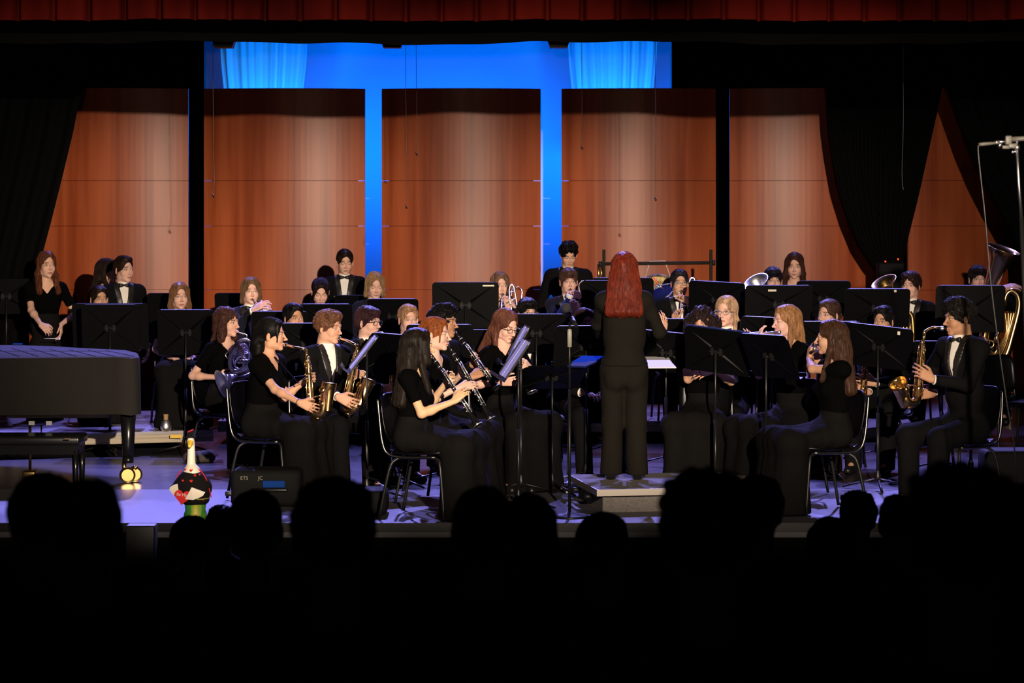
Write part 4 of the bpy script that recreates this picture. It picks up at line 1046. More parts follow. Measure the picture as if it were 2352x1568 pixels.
def trombone(mouth, d, label, bell_back=True, side=1, slide=.62, m=None, belld=None):
    m = m or M_silver; mouth = V3(*mouth); d = nrm(d); sd = nrm(np.cross(d, UP)) * side; root = empty('trombone', mouth, label, 'trombone', 'trombones')
    g = G(); g.lathe(mouth - d * .004, d, [(.007, .004), (.015, 0), (.015, .014), (.006, .035), (.005, .08)], 14); g.build('mouthpiece', m, root)
    g = G(); of = sd * .085; e = mouth + d * (slide + .06)
    g.tube(smooth_path([mouth + d * .07, e, e + d * .035 + of * .5, e + of, mouth + d * .10 + of], 6), .0072, 10); g.tube([mouth + d * .12, mouth + d * .12 + of], .005, 8); g.tube([mouth + d * .2, mouth + d * .2 + of], .005, 8); g.build('slide', m, root)
    g = G(); b0 = mouth + d * .06 + of; dn = np.cross(sd, d) * -1; bk = -d * .12
    up = UP * .0; o2 = of * 2.1
    g.tube(smooth_path([b0, b0 + bk, b0 + bk - d * .06 + (o2 - of) * .5 + up, mouth + d * .06 + o2 + bk, mouth + d * .06 + o2], 6), .009, 10)
    g.lathe(mouth + d * .04 + o2, d, bell_prof(.010, .102, .42, 5) + [(.09, .416), (.02, .30)], 28); g.build('tubing_and_bell', M_gold, root); return root
def wrap(g, c, ax1, ax2, r1, r2, tr, n=40, a0=0, a1=360):
    pts = [c + ax1 * r1 * math.cos(math.radians(a0 + (a1 - a0) * i / n)) + ax2 * r2 * math.sin(math.radians(a0 + (a1 - a0) * i / n)) for i in range(n + (0 if a1 - a0 == 360 else 1))]
    g.tube(pts, tr, 10, closed=(a1 - a0 == 360))
# ---------------------------------------------------------------- the band
LT, MD, TN, PK = (.62, .37, .26), (.52, .29, .18), (.44, .23, .13), (.66, .40, .31)
BLK, DBR, BRN, LBR, BLD, RED, AUB = (.006, .005, .005), (.024, .012, .008), (.06, .028, .015), (.16, .088, .045), (.36, .22, .11), (.17, .022, .009), (.12, .036, .014)
def grip(Gp, fd, pd, curl=(.45, .5, .5, .55), back=.088, off=.028, pole=None):
    fd = nrm(fd); pd = nrm(np.asarray(pd, float) - fd * np.dot(pd, fd)); return (V3(*Gp) - fd * back - pd * off, fd, pd, curl, pole)
X_, Y_ = V3(1, 0, 0), V3(0, 1, 0)
ppl = {}
# --- back left
ppl[1] = person('young woman standing at far left, long wavy auburn hair, black velvet top', 107, 609, 250, yaw=32, byaw=22, pose='stand', sex='f', tone=LT, hair=('longwave', AUB), L=.30, outfit='top', seed=1,
    arms={1: grip(P(114, 776, 255), (.75, -.35, -.55), (-.2, .9, -.6), (.8, .8, .8, .8), pole=-UP * .8 - X_ * .6 - Y_ * .1), -1: (P(140, 745, 251), nrm(V3(.1, -.3, -1)), -X_, None, X_ * .5 - UP * .3 + Y_ * .6)})
g = G(); a = P(112, 777, 256); g.tube([a - X_ * .04, a + V3(.09, -.03, .0)], .0035, 7); g.ball(a + V3(.1, -.03, 0), .012); o = g.build('drum_mallet', M_paper); tag(o, 'thin mallet held by the woman with wavy auburn hair', 'mallet')
ppl[2] = person('person with dark hair mostly hidden behind the standing man with swept-back hair', 247, 623, 232, yaw=75, pose='stand', sex='f', tone=MD, hair=('long', DBR), L=.2, outfit='top', seed=2, quick=True)
ppl[3] = person('young man standing at left in black tuxedo and bow tie, dark swept-back hair', 285, 619, 241, yaw=42, byaw=22, pose='stand', tone=PK, hair=('short', DBR), seed=0, size=1.0, hs=1.04)
ppl[4] = person('girl with dark pulled-back hair peering over the leftmost pair of music stands', 228, 687, 250, yaw=28, z0=.2, sex='f', tone=MD, hair=('pony', DBR), L=.2, outfit='top', seed=1, quick=True)
ppl[5] = person('girl with long straight light brown hair seated behind the second music stand from the left', 413, 681, 256, yaw=18, z0=.2, sex='f', tone=PK, hair=('long', (.22, .11, .05)), L=.2, outfit='top', seed=0)
ppl[6] = person('young trumpet player with long light brown hair and bow tie', 576, 669, 252, yaw=16, byaw=12, z0=.2, tone=PK, hair=('bob', LBR), outfit='navy', seed=2, size=.92,
    arms={1: grip(P(604, 705, 257), (.7, -.3, .45), (.3, .6, -.6), pole=-UP - X_ * .5), -1: grip(P(608, 712, 256), (-.3, -.3, .6), (-.6, .3, 0), (.8,) * 4, pole=-UP + X_ * .6)})
trumpet(mouth_of(576, 669, 252, 16), V3(.42, -.85, -.26), 'silver trumpet played by the boy with long light brown hair')
ppl[7] = person('girl with shoulder-length curly brown hair playing the french horn', 522, 741, 277, yaw=62, byaw=50, sex='f', tone=LT, hair=('bobcurl', (.075, .030, .022)), outfit='top', seed=1,
    arms={1: (P(500, 866, 280), nrm(V3(.85, -.2, .05)), nrm(V3(.2, .8, .2)), (.3,) * 4, -UP * .9 - X_ * .6 - Y_ * .1), -1: (P(556, 812, 279), nrm(V3(.1, -.5, .3)), nrm(V3(-.6, -.4, 0)), (.8,) * 4, X_ * .4 - UP)})
ppl[9] = person('boy with dark fringe peering over a music stand behind the alto saxophones', 675, 731, 273, yaw=32, tone=TN, hair=('short', BLK), seed=1, quick=True)
ppl[10] = person('girl with dark centre-parted hair looking down, white neckline', 736, 670, 247, yaw=10, pitch=-22, down=True, z0=.2, sex='f', tone=PK, hair=('half', (.02, .01, .01)), L=.14, outfit='whitetop', seed=0)
ppl[11] = person('young man standing behind in black tuxedo left of the first blue gap', 792, 602, 233, yaw=12, pitch=-10, byaw=4, down=True, pose='stand', tone=LT, hair=('short', DBR), seed=2)
ppl[12] = person('blond boy in a navy jacket looking down in front of the first blue gap', 861, 656, 245, yaw=14, pitch=-12, down=True, z0=.2, tone=PK, hair=('bob', BLD), outfit='navy', seed=1, bow=False, size=.95)
ppl[15] = person('boy with short blond hair half hidden behind the black-haired clarinetist\'s music stand', 938, 734, 277, yaw=20, tone=PK, hair=('short', (.48, .27, .14)), outfit='tux', seed=0, size=.92, bow=False)
# --- alto saxophones
E8 = (624, 769, 312); m8 = mouth_of(*E8, 84)
T8, B8 = P(707, 822, 314), P(714, 938, 315)
ppl[8] = person('girl with long black hair playing alto saxophone at the left, black top', *E8, yaw=84, byaw=68, sex='f', tone=(.56, .31, .19), hair=('half', BLK), L=.38, outfit='top', seed=2, size=1.12, lean=.07,
    arms={1: grip(P(722, 942, 319), (.85, .1, -.35), (.25, .9, -.2), (.35, .4, .4, .45), pole=-UP - X_ * .5 - Y_ * .3), -1: grip(P(716, 868, 311), (.5, -.6, .1), (-.6, -.5, -.1), (.5, .6, .6, .6), pole=-UP)})
saxophone(m8, T8, B8, (1, -.35, 0), 'alto saxophone of the girl with long black hair at the left', bell_l=.17, bell_r=.054, neckpts=[P(676, 797, 316), P(700, 802, 317)], strap=(P(668, 905, 318) * 0 + (T8 + B8) / 2 - X_ * .08, ppl[8]['NB'] + X_ * .05 - Y_ * .05, 'black neck strap of the left alto saxophonist'))
g = G(); a = ppl[8]['A'][1]; wv = nrm(a[1] - a[0]); g.lathe(a[1] - wv * .012, wv, [(.027, 0), (.029, .003), (.027, .006)], 16); g.build('bracelet', M_satin, ppl[8]['root'])
E13 = (755, 752, 302); m13 = mouth_of(*E13, 60, -4)
T13, B13 = P(821, 806, 305), P(793, 928, 307)
ppl[13] = person('boy with curly light brown hair playing alto saxophone in a black tuxedo', *E13, yaw=60, pitch=-4, byaw=40, tone=(.60, .34, .23), hair=('curly', (.17, .075, .04)), seed=0, size=1.03, hs=1.03, bow=False, lean=.05,
    arms={1: grip(P(800, 922, 309), (.85, .05, -.40), (.25, .9, -.2), (.3, .35, .35, .4), pole=-UP - X_ * .8 - Y_ * .2), -1: grip(P(815, 862, 304), (-.5, -.5, .1), (-.3, -.6, -.1), (.6,) * 4)})
saxophone(m13, T13, B13, (.9, -.5, .2), 'alto saxophone of the curly-haired boy', bell_l=.20, neckpts=[P(800, 783, 308), P(817, 792, 310)])
E14 = (846, 740, 291); m14 = mouth_of(*E14, 56)
ppl[14] = person('boy with thick dark hair and black-framed glasses playing saxophone', *E14, yaw=56, byaw=40, tone=PK, hair=('mop', (.045, .018, .022)), outfit='tux', seed=1, glasses=True, size=1.0,
    arms={1: grip(P(902, 900, 293), (.8, .1, -.3), (.2, .9, -.2)), -1: grip(P(905, 850, 291), (.3, -.6, .1), (-.6, -.4, 0))})
saxophone(m14, P(899, 790, 292), P(906, 900, 293), (.7, -.6, 0), 'saxophone of the boy in black-framed glasses, mostly behind a music stand', neckpts=[P(884, 770, 292), P(897, 778, 293)], bell_l=.2)
# --- clarinets
E16 = (961, 796, 333)
ppl[16] = person('girl with very long straight black hair seen from behind, playing clarinet', *E16, yaw=104, byaw=72, sex='f', tone=(.66, .42, .24), hair=('capeveil', (.016, .011, .008)), L=.38, outfit='top', seed=0, lean=.02, hx=.02,
    arms={1: grip(P(1066, 905, 336), (.62, .2, .62), (.2, .8, -.6), (.5, .55, .6, .6), pole=('at', P(983, 952, 337))), -1: grip(P(1036, 868, 331), (.6, -.5, .5), (-.6, -.3, -.3), (.6,) * 4)})
clarinet(P(986, 808, 332), P(1098, 977, 336), 'clarinet of the girl with very long black hair')
E17 = (1001, 768, 317); m17 = mouth_of(*E17, 72)
ppl[17] = person('girl with smooth copper red hair pulled back, playing clarinet', *E17, yaw=72, byaw=62, sex='f', tone=(.70, .46, .35), hair=('half', (.30, .085, .025)), L=.10, outfit='top', seed=1, lean=.03,
    arms={1: grip(P(1083, 889, 319), (.85, .1, .15), (.1, .8, -.6), (.5, .55, .6, .6), pole=-UP - X_ * .1), -1: grip(P(1062, 855, 316), (.4, -.7, .4), (-.6, -.2, -.3), (.6,) * 4)})
clarinet(m17, P(1127, 962, 320), 'clarinet of the copper-haired girl')
E18 = (1019, 740, 305); m18 = mouth_of(*E18, 68)
ppl[18] = person('young man with dark curly hair and thin moustache playing clarinet', *E18, yaw=68, byaw=55, tone=TN, hair=('wild', BLK), outfit='blackshirt', seed=2,
    arms={1: grip(P(1108, 860, 307), (.85, .2, .35), (.1, .7, -.6), (.5, .55, .6, .6), pole=-UP * .9 - X_ * .2), -1: grip(P(1090, 826, 304), (.4, -.6, .5), (-.6, -.2, -.3), (.6,) * 4)})
g = G(); H_ = ppl[18]['H']; E_ = ppl[18]['E']; g.tube([E_ + V3(-.02, .090, -.062) @ H_, E_ + V3(0, .099, -.057) @ H_, E_ + V3(.02, .090, -.062) @ H_], .0035, 6); g.build('moustache', hair_mat(DBR), ppl[18]['root'])
clarinet(m18, P(1140, 890, 309), 'clarinet of the young man with dark curly hair')
E19 = (1162, 748, 300); m19 = mouth_of(*E19, 42, -20)
ppl[19] = person('girl with auburn ponytail turning red at the ends and dark-rimmed glasses, playing clarinet', *E19, yaw=42, pitch=-20, byaw=35, down=True, sex='f', tone=PK, hair=('long', (.15, .055, .035)), L=.26, outfit='top', seed=2, glasses=True,
    arms={1: grip(P(1180, 875, 303), (.6, -.3, .1), (.3, .7, 0)), -1: grip(P(1198, 840, 302), (-.3, -.5, .2), (-.5, 0, 0))})
clarinet(m19, P(1222, 900, 303), 'clarinet of the girl in dark-rimmed glasses, largely behind the tilted stands')
# --- middle
ppl[20] = person('person with shaggy black hair and thin glasses peering over the centre music stand', 1212, 718, 268, yaw=18, tone=LT, hair=('mop', BLK), seed=2, glasses=mat('thin_glasses_wire', (.3, .28, .3), .3, 1.0), quick=True)
ppl[21] = person('girl with long light brown hair playing trombone behind the wide centre-left stand', 1149, 657, 249, yaw=12, z0=.2, sex='f', tone=PK, hair=('longwave', (.20, .11, .07)), L=.18, outfit='top', seed=0,
    arms={1: grip(P(1160, 690, 253), (-.2, -.2, .8), (-.3, -.6, 0), (.7,) * 4, pole=-UP - X_ * .3), -1: grip(P(1166, 692, 252), (-.4, -.3, .6), (-.6, 0, 0))})
trombone(mouth_of(1149, 657, 249, 12), (-.02, -1, -.55), 'trombone of the girl with long light brown hair', side=-1, slide=.35)
g = G(); g.tube(smooth_path([P(1172, 700, 253), P(1170, 670, 253), P(1172, 656, 253), P(1178, 655, 253), P(1182, 668, 253), P(1190, 715, 253)], 6), .0075, 8); g.tube([P(1169, 672, 253), P(1182, 668, 253)], .005, 6); g.tube([P(1163, 696, 253), P(1186, 684, 253)], .006, 7)
g.lathe(P(1188, 704, 252), (.1, -1, -.9), bell_prof(.010, .085, .25, 4), 28)
o = g.build('trombone_tubing', M_silver); tag(o, 'curved silver tuning tubes and bell beside the girl with light brown hair', 'trombone')
ppl[22] = person('boy with straight brown hair playing trombone in a navy jacket at the centre', 1306, 647, 249, yaw=8, z0=.2, tone=PK, hair=('mop', (.085, .040, .030)), outfit='navy', seed=0, size=.95, bow=False,
    arms={1: grip(P(1317, 700, 254), (.0, -.3, .8), (-.3, -.5, 0), (.7,) * 4, pole=-UP - X_ * .5), -1: grip(P(1318, 676, 252), (-.6, -.3, .5), (-.5, -.4, 0), (.7,) * 4, pole=-UP + X_ * .6)})
trombone(mouth_of(1306, 647, 249, 8), (.10, -1, -.75), 'trombone of the boy with straight brown hair at the centre', side=-1, slide=.50)
ppl[23] = person('tall young man with tousled dark hair standing behind the trombones in black', 1306, 585, 234, yaw=8, pitch=-22, byaw=0, down=True, pose='stand', tone=LT, hair=('wild', BLK), seed=0, outfit='tux', hs=.98, size=1.06)
ppl[24] = person('person with dark fringe half hidden behind the conductor\'s raised left arm', 1342, 744, 287, yaw=25, tone=PK, hair=('short', (.05, .022, .025)), seed=1, quick=True)
ppl[26] = person('young man in glasses playing trombone in a black tuxedo to the right of the conductor', 1561, 650, 249, yaw=6, z0=.2, tone=(.56, .32, .21), hair=('short', (.02, .018, .025)), outfit='tux', seed=1, glasses=mat('thin_glasses_wire'), size=1.02,
    arms={1: grip(P(1556, 722, 254), (.1, -.3, .8), (.4, -.4, 0), (.7,) * 4, pole=-UP - X_ * .5), -1: grip(P(1568, 686, 252), (-.5, -.3, .6), (-.5, -.4, 0), (.7,) * 4, pole=-UP + X_ * .6)})
trombone(mouth_of(1561, 650, 249, 6), (-.10, -1, -.85), 'trombone of the young man in glasses', side=-1, slide=.52)
g = G(); g.tube(smooth_path([P(1583, 650, 250), P(1586, 640, 250), P(1594, 639, 250), P(1595, 648, 250), P(1586, 652, 250)], 5), .008, 8); o = g.build('slide_bow', M_silver); tag(o, 'silver tuning bow of a trombone behind the head of the young man in glasses', 'trombone')
# --- conductor
ppl[25] = person('conductor seen from behind, long straight red hair, black trouser suit, arms raised', 1434, 622, 318, yaw=176, byaw=178, pose='stand', z0=.172, sex='f', tone=LT, hair=('cape', RED), L=.27, outfit='suit', seed=1, size=1.05, hs=1.06, hx=.0, lean=-.02,
    arms={1: (P(1524, 765, 313), nrm(V3(.1, .1, .95)), nrm(V3(-.6, .6, 0)), (.3,) * 4, ('at', P(1526, 788, 316))), -1: (P(1378, 775, 311), nrm(V3(.3, .6, .3)), nrm(V3(.6, .2, -.6)), (.4,) * 4, ('at', P(1348, 797, 315)))})
# --- right side
ppl[27] = person('girl with big dark curly hair reading from the stand with the navy folder', 1612, 744, 300, yaw=-18, pitch=-6, sex='f', tone=(.56, .31, .19), hair=('big', (.022, .012, .010)), outfit='top', seed=0,
    arms={1: grip(P(1612, 812, 304), (-.3, -.2, .7), (-.3, .5, 0)), -1: grip(P(1614, 862, 305), (-.85, -.1, -.2), (-.1, .6, -.6), (.3,) * 4, pole=X_ * .6 - UP)})
ppl[28] = person('fair-haired person in thin glasses with swept blond hair behind the curly-haired girl', 1668, 716, 286, yaw=-26, sex='f', tone=PK, hair=('long', (.50, .32, .20)), L=.17, outfit='tux', seed=1, glasses=mat('thin_glasses_wire'), quick=True)
E29 = (1805, 739, 307); m29 = mouth_of(*E29, -66)
ppl[29] = person('girl with long straight golden hair playing the flute', *E29, yaw=-66, byaw=-50, sex='f', tone=PK, hair=('long', (.40, .20, .085)), L=.34, outfit='top', seed=2,
    arms={1: grip(m29 + fwd(-156) * .42 - UP * .05, (-.1, -.5, .8), (-.3, .5, .3), pole=-UP), -1: grip(m29 + fwd(-156) * .18 - UP * .02, (.0, .2, 1), (.7, .3, 0))})
flute(m29 + ppl[29]['H'][0] * -.10 + ppl[29]['H'][1] * .012, m29 + ppl[29]['H'][0] * .56 - UP * .06 + ppl[29]['H'][1] * .03, 'silver flute of the golden-haired girl')
E30 = (1908, 776, 327); m30 = mouth_of(*E30, -100)
ppl[30] = person('girl with long wavy brown hair seen from behind, playing the flute', *E30, yaw=-100, byaw=-72, sex='f', tone=MD, hair=('cape', (.065, .030, .016)), L=.36, outfit='top', seed=1, lean=.0,
    arms={1: grip(m30 + fwd(170) * .42 - UP * .05, (-.1, -.3, .9), (.3, .4, .3), (.6,) * 4), -1: grip(P(1870, 797, 322), (.15, .1, 1), (.8, .2, .3), (.7,) * 4, pole=('at', P(1850, 878, 331)))})
flute(m30 + ppl[30]['H'][0] * -.10 + ppl[30]['H'][1] * .012, m30 + ppl[30]['H'][0] * .56 - UP * .06 + ppl[30]['H'][1] * .03, 'silver flute of the girl with long wavy brown hair')
ppl[31] = person('girl with brown hair in a low bun looking over the right music stands', 1903, 723, 280, yaw=-44, sex='f', tone=PK, hair=('bun', (.085, .045, .030)), outfit='top', seed=0, quick=True)
ppl[32] = person('boy with black centre-parted hair behind the wide right-hand stand, next to a euphonium bell', 1776, 645, 250, yaw=2, z0=.2, tone=LT, hair=('mop', (.010, .010, .016)), seed=0, quick=True)
ppl[33] = person('girl with long wavy dark brown hair standing at the back right', 1825, 611, 240, yaw=-8, pitch=-6, pose='stand', sex='f', tone=LT, hair=('longwave', (.055, .020, .012)), L=.22, outfit='top', seed=2)
ppl[34] = person('boy with very short dark hair glancing left over a music stand', 2029, 738, 280, yaw=-34, tone=MD, hair=('short', (.010, .008, .010)), seed=0,
    arms={-1: grip(P(1985, 874, 284), (-.85, -.2, .2), (-.2, .6, 0), (.4,) * 4, pole=X_ - UP), 1: grip(P(1972, 900, 285), (-.6, -.3, .2), (.3, .6, 0))})
ppl[35] = person('boy with curly dark hair in black jacket at the right beside a tilted brass bell', 2092, 656, 252, yaw=-28, z0=.2, tone=PK, hair=('curly', (.030, .013, .012)), outfit='tux', seed=2)
ppl[36] = person('boy with straight black hair playing the tuba at far right', 2246, 641, 250, yaw=2, z0=.2, tone=PK, hair=('mop', (.015, .010, .014)), outfit='tux', seed=1, size=.95,
    arms={-1: grip(P(2326, 662, 253), (.75, -.3, .2), (0, .5, -.7), (.4,) * 4, pole=X_ - UP), 1: grip(P(2275, 745, 253), (.5, -.3, .3), (.3, .6, 0))})
E37 = (2203, 731, 320); m37 = mouth_of(*E37, -74, -2)
T37, B37 = P(2118, 786, 321), P(2107, 912, 323)
ppl[37] = person('heavy-set boy with tousled black hair playing saxophone at the right in black tuxedo', *E37, yaw=-74, pitch=-2, byaw=-55, tone=TN, hair=('wild', (.010, .008, .007)), seed=1, size=1.08, hs=1.06, lean=.04,
    arms={-1: grip(P(2116, 858, 324), (-.75, .0, .45), (-.3, .8, 0), (.35, .5, .6, .6), pole=X_ * .6 - UP - Y_ * .2), 1: grip(P(2125, 905, 317), (-.7, -.3, 0), (.2, -.7, 0))})
saxophone(m37, T37, B37, (-1, -.5, 0), 'large saxophone of the heavy-set boy at the right', bell_l=.09, bell_r=.066, scale=1.05, tilt=(-.45, -.9, .1), neckpts=[P(2142, 752, 320), P(2124, 762, 321)])
saxophone(P(1992, 775, 283), P(1990, 820, 284), P(1979, 905, 285), (-1, -.6, 0), 'saxophone held by the boy with very short dark hair', bell_l=.06, bell_r=.066, tilt=(-.6, -.9, 0), neckpts=[P(1993, 790, 283.5), P(1991, 805, 284)])
seat_lbl = {4: 'the girl with dark pulled-back hair at the left', 5: 'the girl with straight light brown hair', 6: 'the trumpet player with long light brown hair', 7: 'the french horn player', 8: 'the alto saxophone girl with long black hair', 9: 'the boy with dark fringe', 10: 'the girl with dark centre-parted hair', 12: 'the blond boy in navy',
    13: 'the curly-haired alto saxophonist', 14: 'the saxophonist in black-framed glasses', 15: 'the short-haired blond boy', 16: 'the clarinet girl with very long black hair', 17: 'the copper-haired clarinetist', 18: 'the clarinetist with dark curls', 19: 'the girl with the auburn hair and glasses', 20: 'the person with shaggy black hair',
    21: 'the trombone girl', 22: 'the centre trombone boy', 24: 'the person hidden behind the conductor\'s arm', 26: 'the trombonist in glasses', 27: 'the girl with big curly hair', 28: 'the blond person in thin glasses', 29: 'the golden-haired flutist', 30: 'the flutist with long wavy brown hair', 31: 'the girl with a low bun',
    32: 'the boy next to the euphonium bell', 34: 'the boy with very short hair', 35: 'the curly-haired euphonium boy', 36: 'the tuba player', 37: 'the heavy-set saxophonist'}
for k, lb in seat_lbl.items(): chair_for(ppl[k], 'black plastic chair under ' + lb)
chair(*(P(2315, 900, 262)[:2]), 0, 20, 'empty black chair at far right behind the heavy-set saxophonist')
def to_mesh(o):
    bpy.context.view_layer.update(); me = bpy.data.meshes.new_from_object(o.evaluated_get(bpy.context.evaluated_depsgraph_get())); n = bpy.data.objects.new('lettering', me); col.objects.link(n)
    n.parent = o.parent; n.location = o.location; n.rotation_euler = o.rotation_euler; cu = o.data; bpy.data.objects.remove(o); bpy.data.curves.remove(cu); return n
# ---------------------------------------------------------------- bigger brass
def frame_of(axis):
    a = nrm(axis); r = nrm(np.cross(a, V3(0, 1, 0.001))); return a, r, np.cross(r, a)
# french horn
c = P(553, 818, 280); root = empty('french_horn', c, 'silver french horn held by the girl with curly brown hair', 'french horn')
fr, up_ = nrm(V3(1, -.25, 0)), nrm(V3(.25, -.1, 1)); sd = np.cross(fr, up_)
g = G()
wrap(g, c, fr, up_, .095, .145, .0105); wrap(g, c + sd * .018, fr, up_, .078, .122, .0095, a0=20, a1=330); wrap(g, c - sd * .018, fr, up_, .066, .10, .007, a0=-60, a1=240); wrap(g, c - sd * .03 - up_ * .06, fr, up_, .045, .05, .007)
g.tube(smooth_path([c - fr * .11 - up_ * .02, c - fr * .135 + up_ * .01, c - fr * .11 + up_ * .04, c - fr * .08 + up_ * .01, c - fr * .10 - up_ * .01]), .006, 8)
for i in range(5): g.tube([c - fr * .08 - up_ * (.03 - .0 * i) + sd * (.02 - .012 * i) + up_ * .016 * i, c + fr * .06 + up_ * (.05 + .016 * i - .02)], .0045, 7)
g.build('coiled_tubing', M_silver, root)
mh = ppl[7]['mouth']; g = G(); g.lathe(mh - nrm(P(567, 770, 279.5) - mh) * .004, P(567, 770, 279.5) - mh, [(.005, .004), (.012, 0), (.011, .012), (.004, .035)], 12); g.tube(smooth_path([mh, (mh + P(567, 770, 279.5)) / 2, P(567, 770, 279.5), P(562, 785, 280), P(545, 800, 280.5)]), .0048, 8); g.build('leadpipe', M_silver, root)
g = G()
for i in range(3): g.lathe(c + fr * (.0 + .03 * i) - up_ * .045 - sd * .03, sd, [(0, 0), (.016, 0), (.018, .004), (.018, .045), (.014, .05), (0, .052)], 14)
g.build('valves', M_silver, root)
bc = P(515, 888, 281.6); ba = nrm(bc - P(575, 858, 280)); g = G(); L_ = np.linalg.norm(bc - P(575, 858, 280)) + .02
g.lathe(bc - ba * L_, ba, bell_prof(.012, .150, L_, 2.6, 18) + [(.147, L_ + .001), (.11, L_ - .02), (.05, L_ * .5)], 36); g.tube(smooth_path([bc - ba * (L_ - .01), bc - ba * (L_ + .04) + up_ * .01, c + fr * .07 - up_ * .09, c + fr * .085 - up_ * .03]), .011, 10); g.build('bell', M_silver, root)
# tuba
s_ = 254; T = lambda x, y, ds=0: P(x, y, s_ + ds)
root = empty('tuba', T(2290, 830) * 1.0, 'large brass tuba with its bell tilted up at far right', 'tuba')
rim = T(2305, 572); ax_ = nrm(T(2315, 556) - T(2292, 640, 0)); ax_ = nrm(rim - T(2278, 668)); ax_ = nrm(V3(.30, -.22, 1))
g = G(); pr = [(.054, -.42), (.060, -.36), (.070, -.27), (.085, -.17), (.103, -.09), (.128, -.03), (.155, 0), (.158, .004), (.150, .003), (.12, -.028), (.095, -.09), (.06, -.2)]
g.lathe(rim, ax_, pr, 40); g.tube(smooth_path([rim - ax_ * .41, rim - ax_ * .60, T(2262, 760), T(2256, 800), T(2268, 828), T(2295, 832), T(2312, 812), T(2325, 770), T(2340, 710), T(2338, 680), T(2325, 668), T(2312, 676), T(2306, 700)], 6), list(np.linspace(.054, .020, 73)), 16, caps=False); g.build('bell_and_main_branch', M_gold, root)
g = G()
for i, (dx, r) in enumerate(((0, .010), (7, .010), (14, .009), (22, .009))): g.tube(smooth_path([T(2252 + dx, 770 + 4 * i, 1), T(2248 + dx, 800, 1.2), T(2262 + dx, 822 - 4 * i, 1.2), T(2290, 824 - 7 * i, 1.2), T(2306 - dx * .4, 800 - 3 * i, 1), T(2318 - dx * .3, 760, .8), T(2330 - dx, 715, .7)], 6), r, 9)
wrap(g, T(2270, 790, 1.5), X_, UP, .05, .035, .008); wrap(g, T(2295, 742, 1.5), nrm(V3(.3, 0, 1)), nrm(V3(1, 0, -.3)), .06, .022, .0075)
for i in range(4): g.lathe(T(2300 - 4 * i, 742 + 12 * i, 1.8), (0.2, -.2, 1), [(0, -.03), (.016, -.03), (.018, -.025), (.018, .04), (.012, .044), (.004, .045), (.004, .06), (.010, .061), (0, .064)], 12)
g.build('branches_and_valves', M_gold, root)
# euphonium bells peeking between the stands
def bellpiece(px, py, s, ax, r, label, m, L=.35):
    c = P(px, py, s); a = nrm(ax); root = empty('euphonium', c - a * L, label, 'euphonium', 'upright brass horns'); g = G()
    g.lathe(c, a, [(.025, -L), (.032, -L * .6), (.045, -L * .3), (.07, -L * .12), (r * .85, -.02), (r, 0), (r + .002, .004), (r - .006, .002), (r * .6, -.03), (.04, -.12)], 32); g.build('bell', m, root)
    b = c - a * L; g = G(); g.tube(smooth_path([b + a * .01, b - UP * .12, b - UP * .28, b - UP * .34 + X_ * .06, b - UP * .28 + X_ * .12, b - UP * .05 + X_ * .12, b + X_ * .09 + UP * .02]), .022, 12)
    for i in range(3): g.lathe(b + X_ * (.03 + .03 * i) - Y_ * .05 - UP * .15, UP, [(0, -.06), (.012, -.06), (.012, .06), (0, .08)], 10)
    g.build('tubing', m, root)
bellpiece(1736, 647, 255, (-.45, -.42, .78), .12, 'silver euphonium bell left of the boy with black centre-parted hair', M_silver)
bellpiece(2030, 647, 256, (-.45, -.30, .86), .12, 'pale brass euphonium bell left of the boy with curly dark hair', M_brass)
# bassoon seen above the centre stand
a, b = P(1309, 678, 265), P(1268, 752, 265); d = nrm(a - b); root = empty('bassoon', b, 'dark bassoon with a white bell ring rising at the centre', 'bassoon')
g = G(); g.tube([b - d * .3, b, a - d * .02], [.024, .026, .022], 16); g.build('tube_body', M_navy, root); g = G(); g.lathe(a, d, [(.022, -.03), (.030, -.014), (.031, .0), (.024, .004), (.015, .003), (.013, -.04)], 20); g.build('bell_ring', M_paper, root)
# ---------------------------------------------------------------- gong and percussion at the back
s_ = 236; root = empty('gong_stand', P(1510, 1050, s_) * V3(1, 1, 0), 'black tubular gong stand rising behind the red-haired conductor', 'gong stand')
for x in (1387, 1633):
    g = G(); p = P(x, 573, s_); g.box((p[0], p[1], (p[2] + .02) / 2), (.030, .030, p[2] - .02)); g.build('post', M_post, root)
    g = G(); g.box((p[0], p[1], .02), (.05, .6, .035)); g.build('foot', M_post, root)
g = G(); g.tube([P(1375, 606, s_) , P(1640, 603, s_)], .017, 10); g.build('cross_bar', M_post, root)
for x, y in ((1380, 606), (1640, 603)):
    g = G(); g.lathe(P(x, y, s_) - X_ * .02, X_, [(0, 0), (.028, 0), (.028, .03), (0, .03)], 12); g.build('clamp', M_tubeblk, root)
root = empty('gong', P(1512, 675, s_), 'large dark bronze gong hung by a cord behind the trombonist in glasses', 'gong')
c = P(1512, 678, s_); g = G(); g.lathe(c + Y_ * .02, -Y_, [(0, .03), (.06, .028), (.07, .018), (.17, .012), (.205, .004), (.212, -.03), (.208, -.03), (.2, 0), (0, .01)], 48); g.build('gong_disc', M_bronze, root)
g = G(); g.tube([P(1480, 645, s_), P(1493, 600, s_), P(1527, 599, s_), P(1543, 645, s_)], .005, 6); g.build('cord', mat('white_cord', (.6, .55, .45), .7), root)
for i, (x, y, lb) in enumerate(((1384, 650, 'left'),)):
    root = empty('chime_mallets', P(1380, 640, 236), 'pair of wooden beaters hanging on the left post of the gong stand', 'mallet'); g = G()
    for dx in (0, 7): g.tube([P(1375 + dx, 606, 236.5), P(1375 + dx, 650, 236.5)], .012, 8)
    g.build('beaters', M_brass, root)
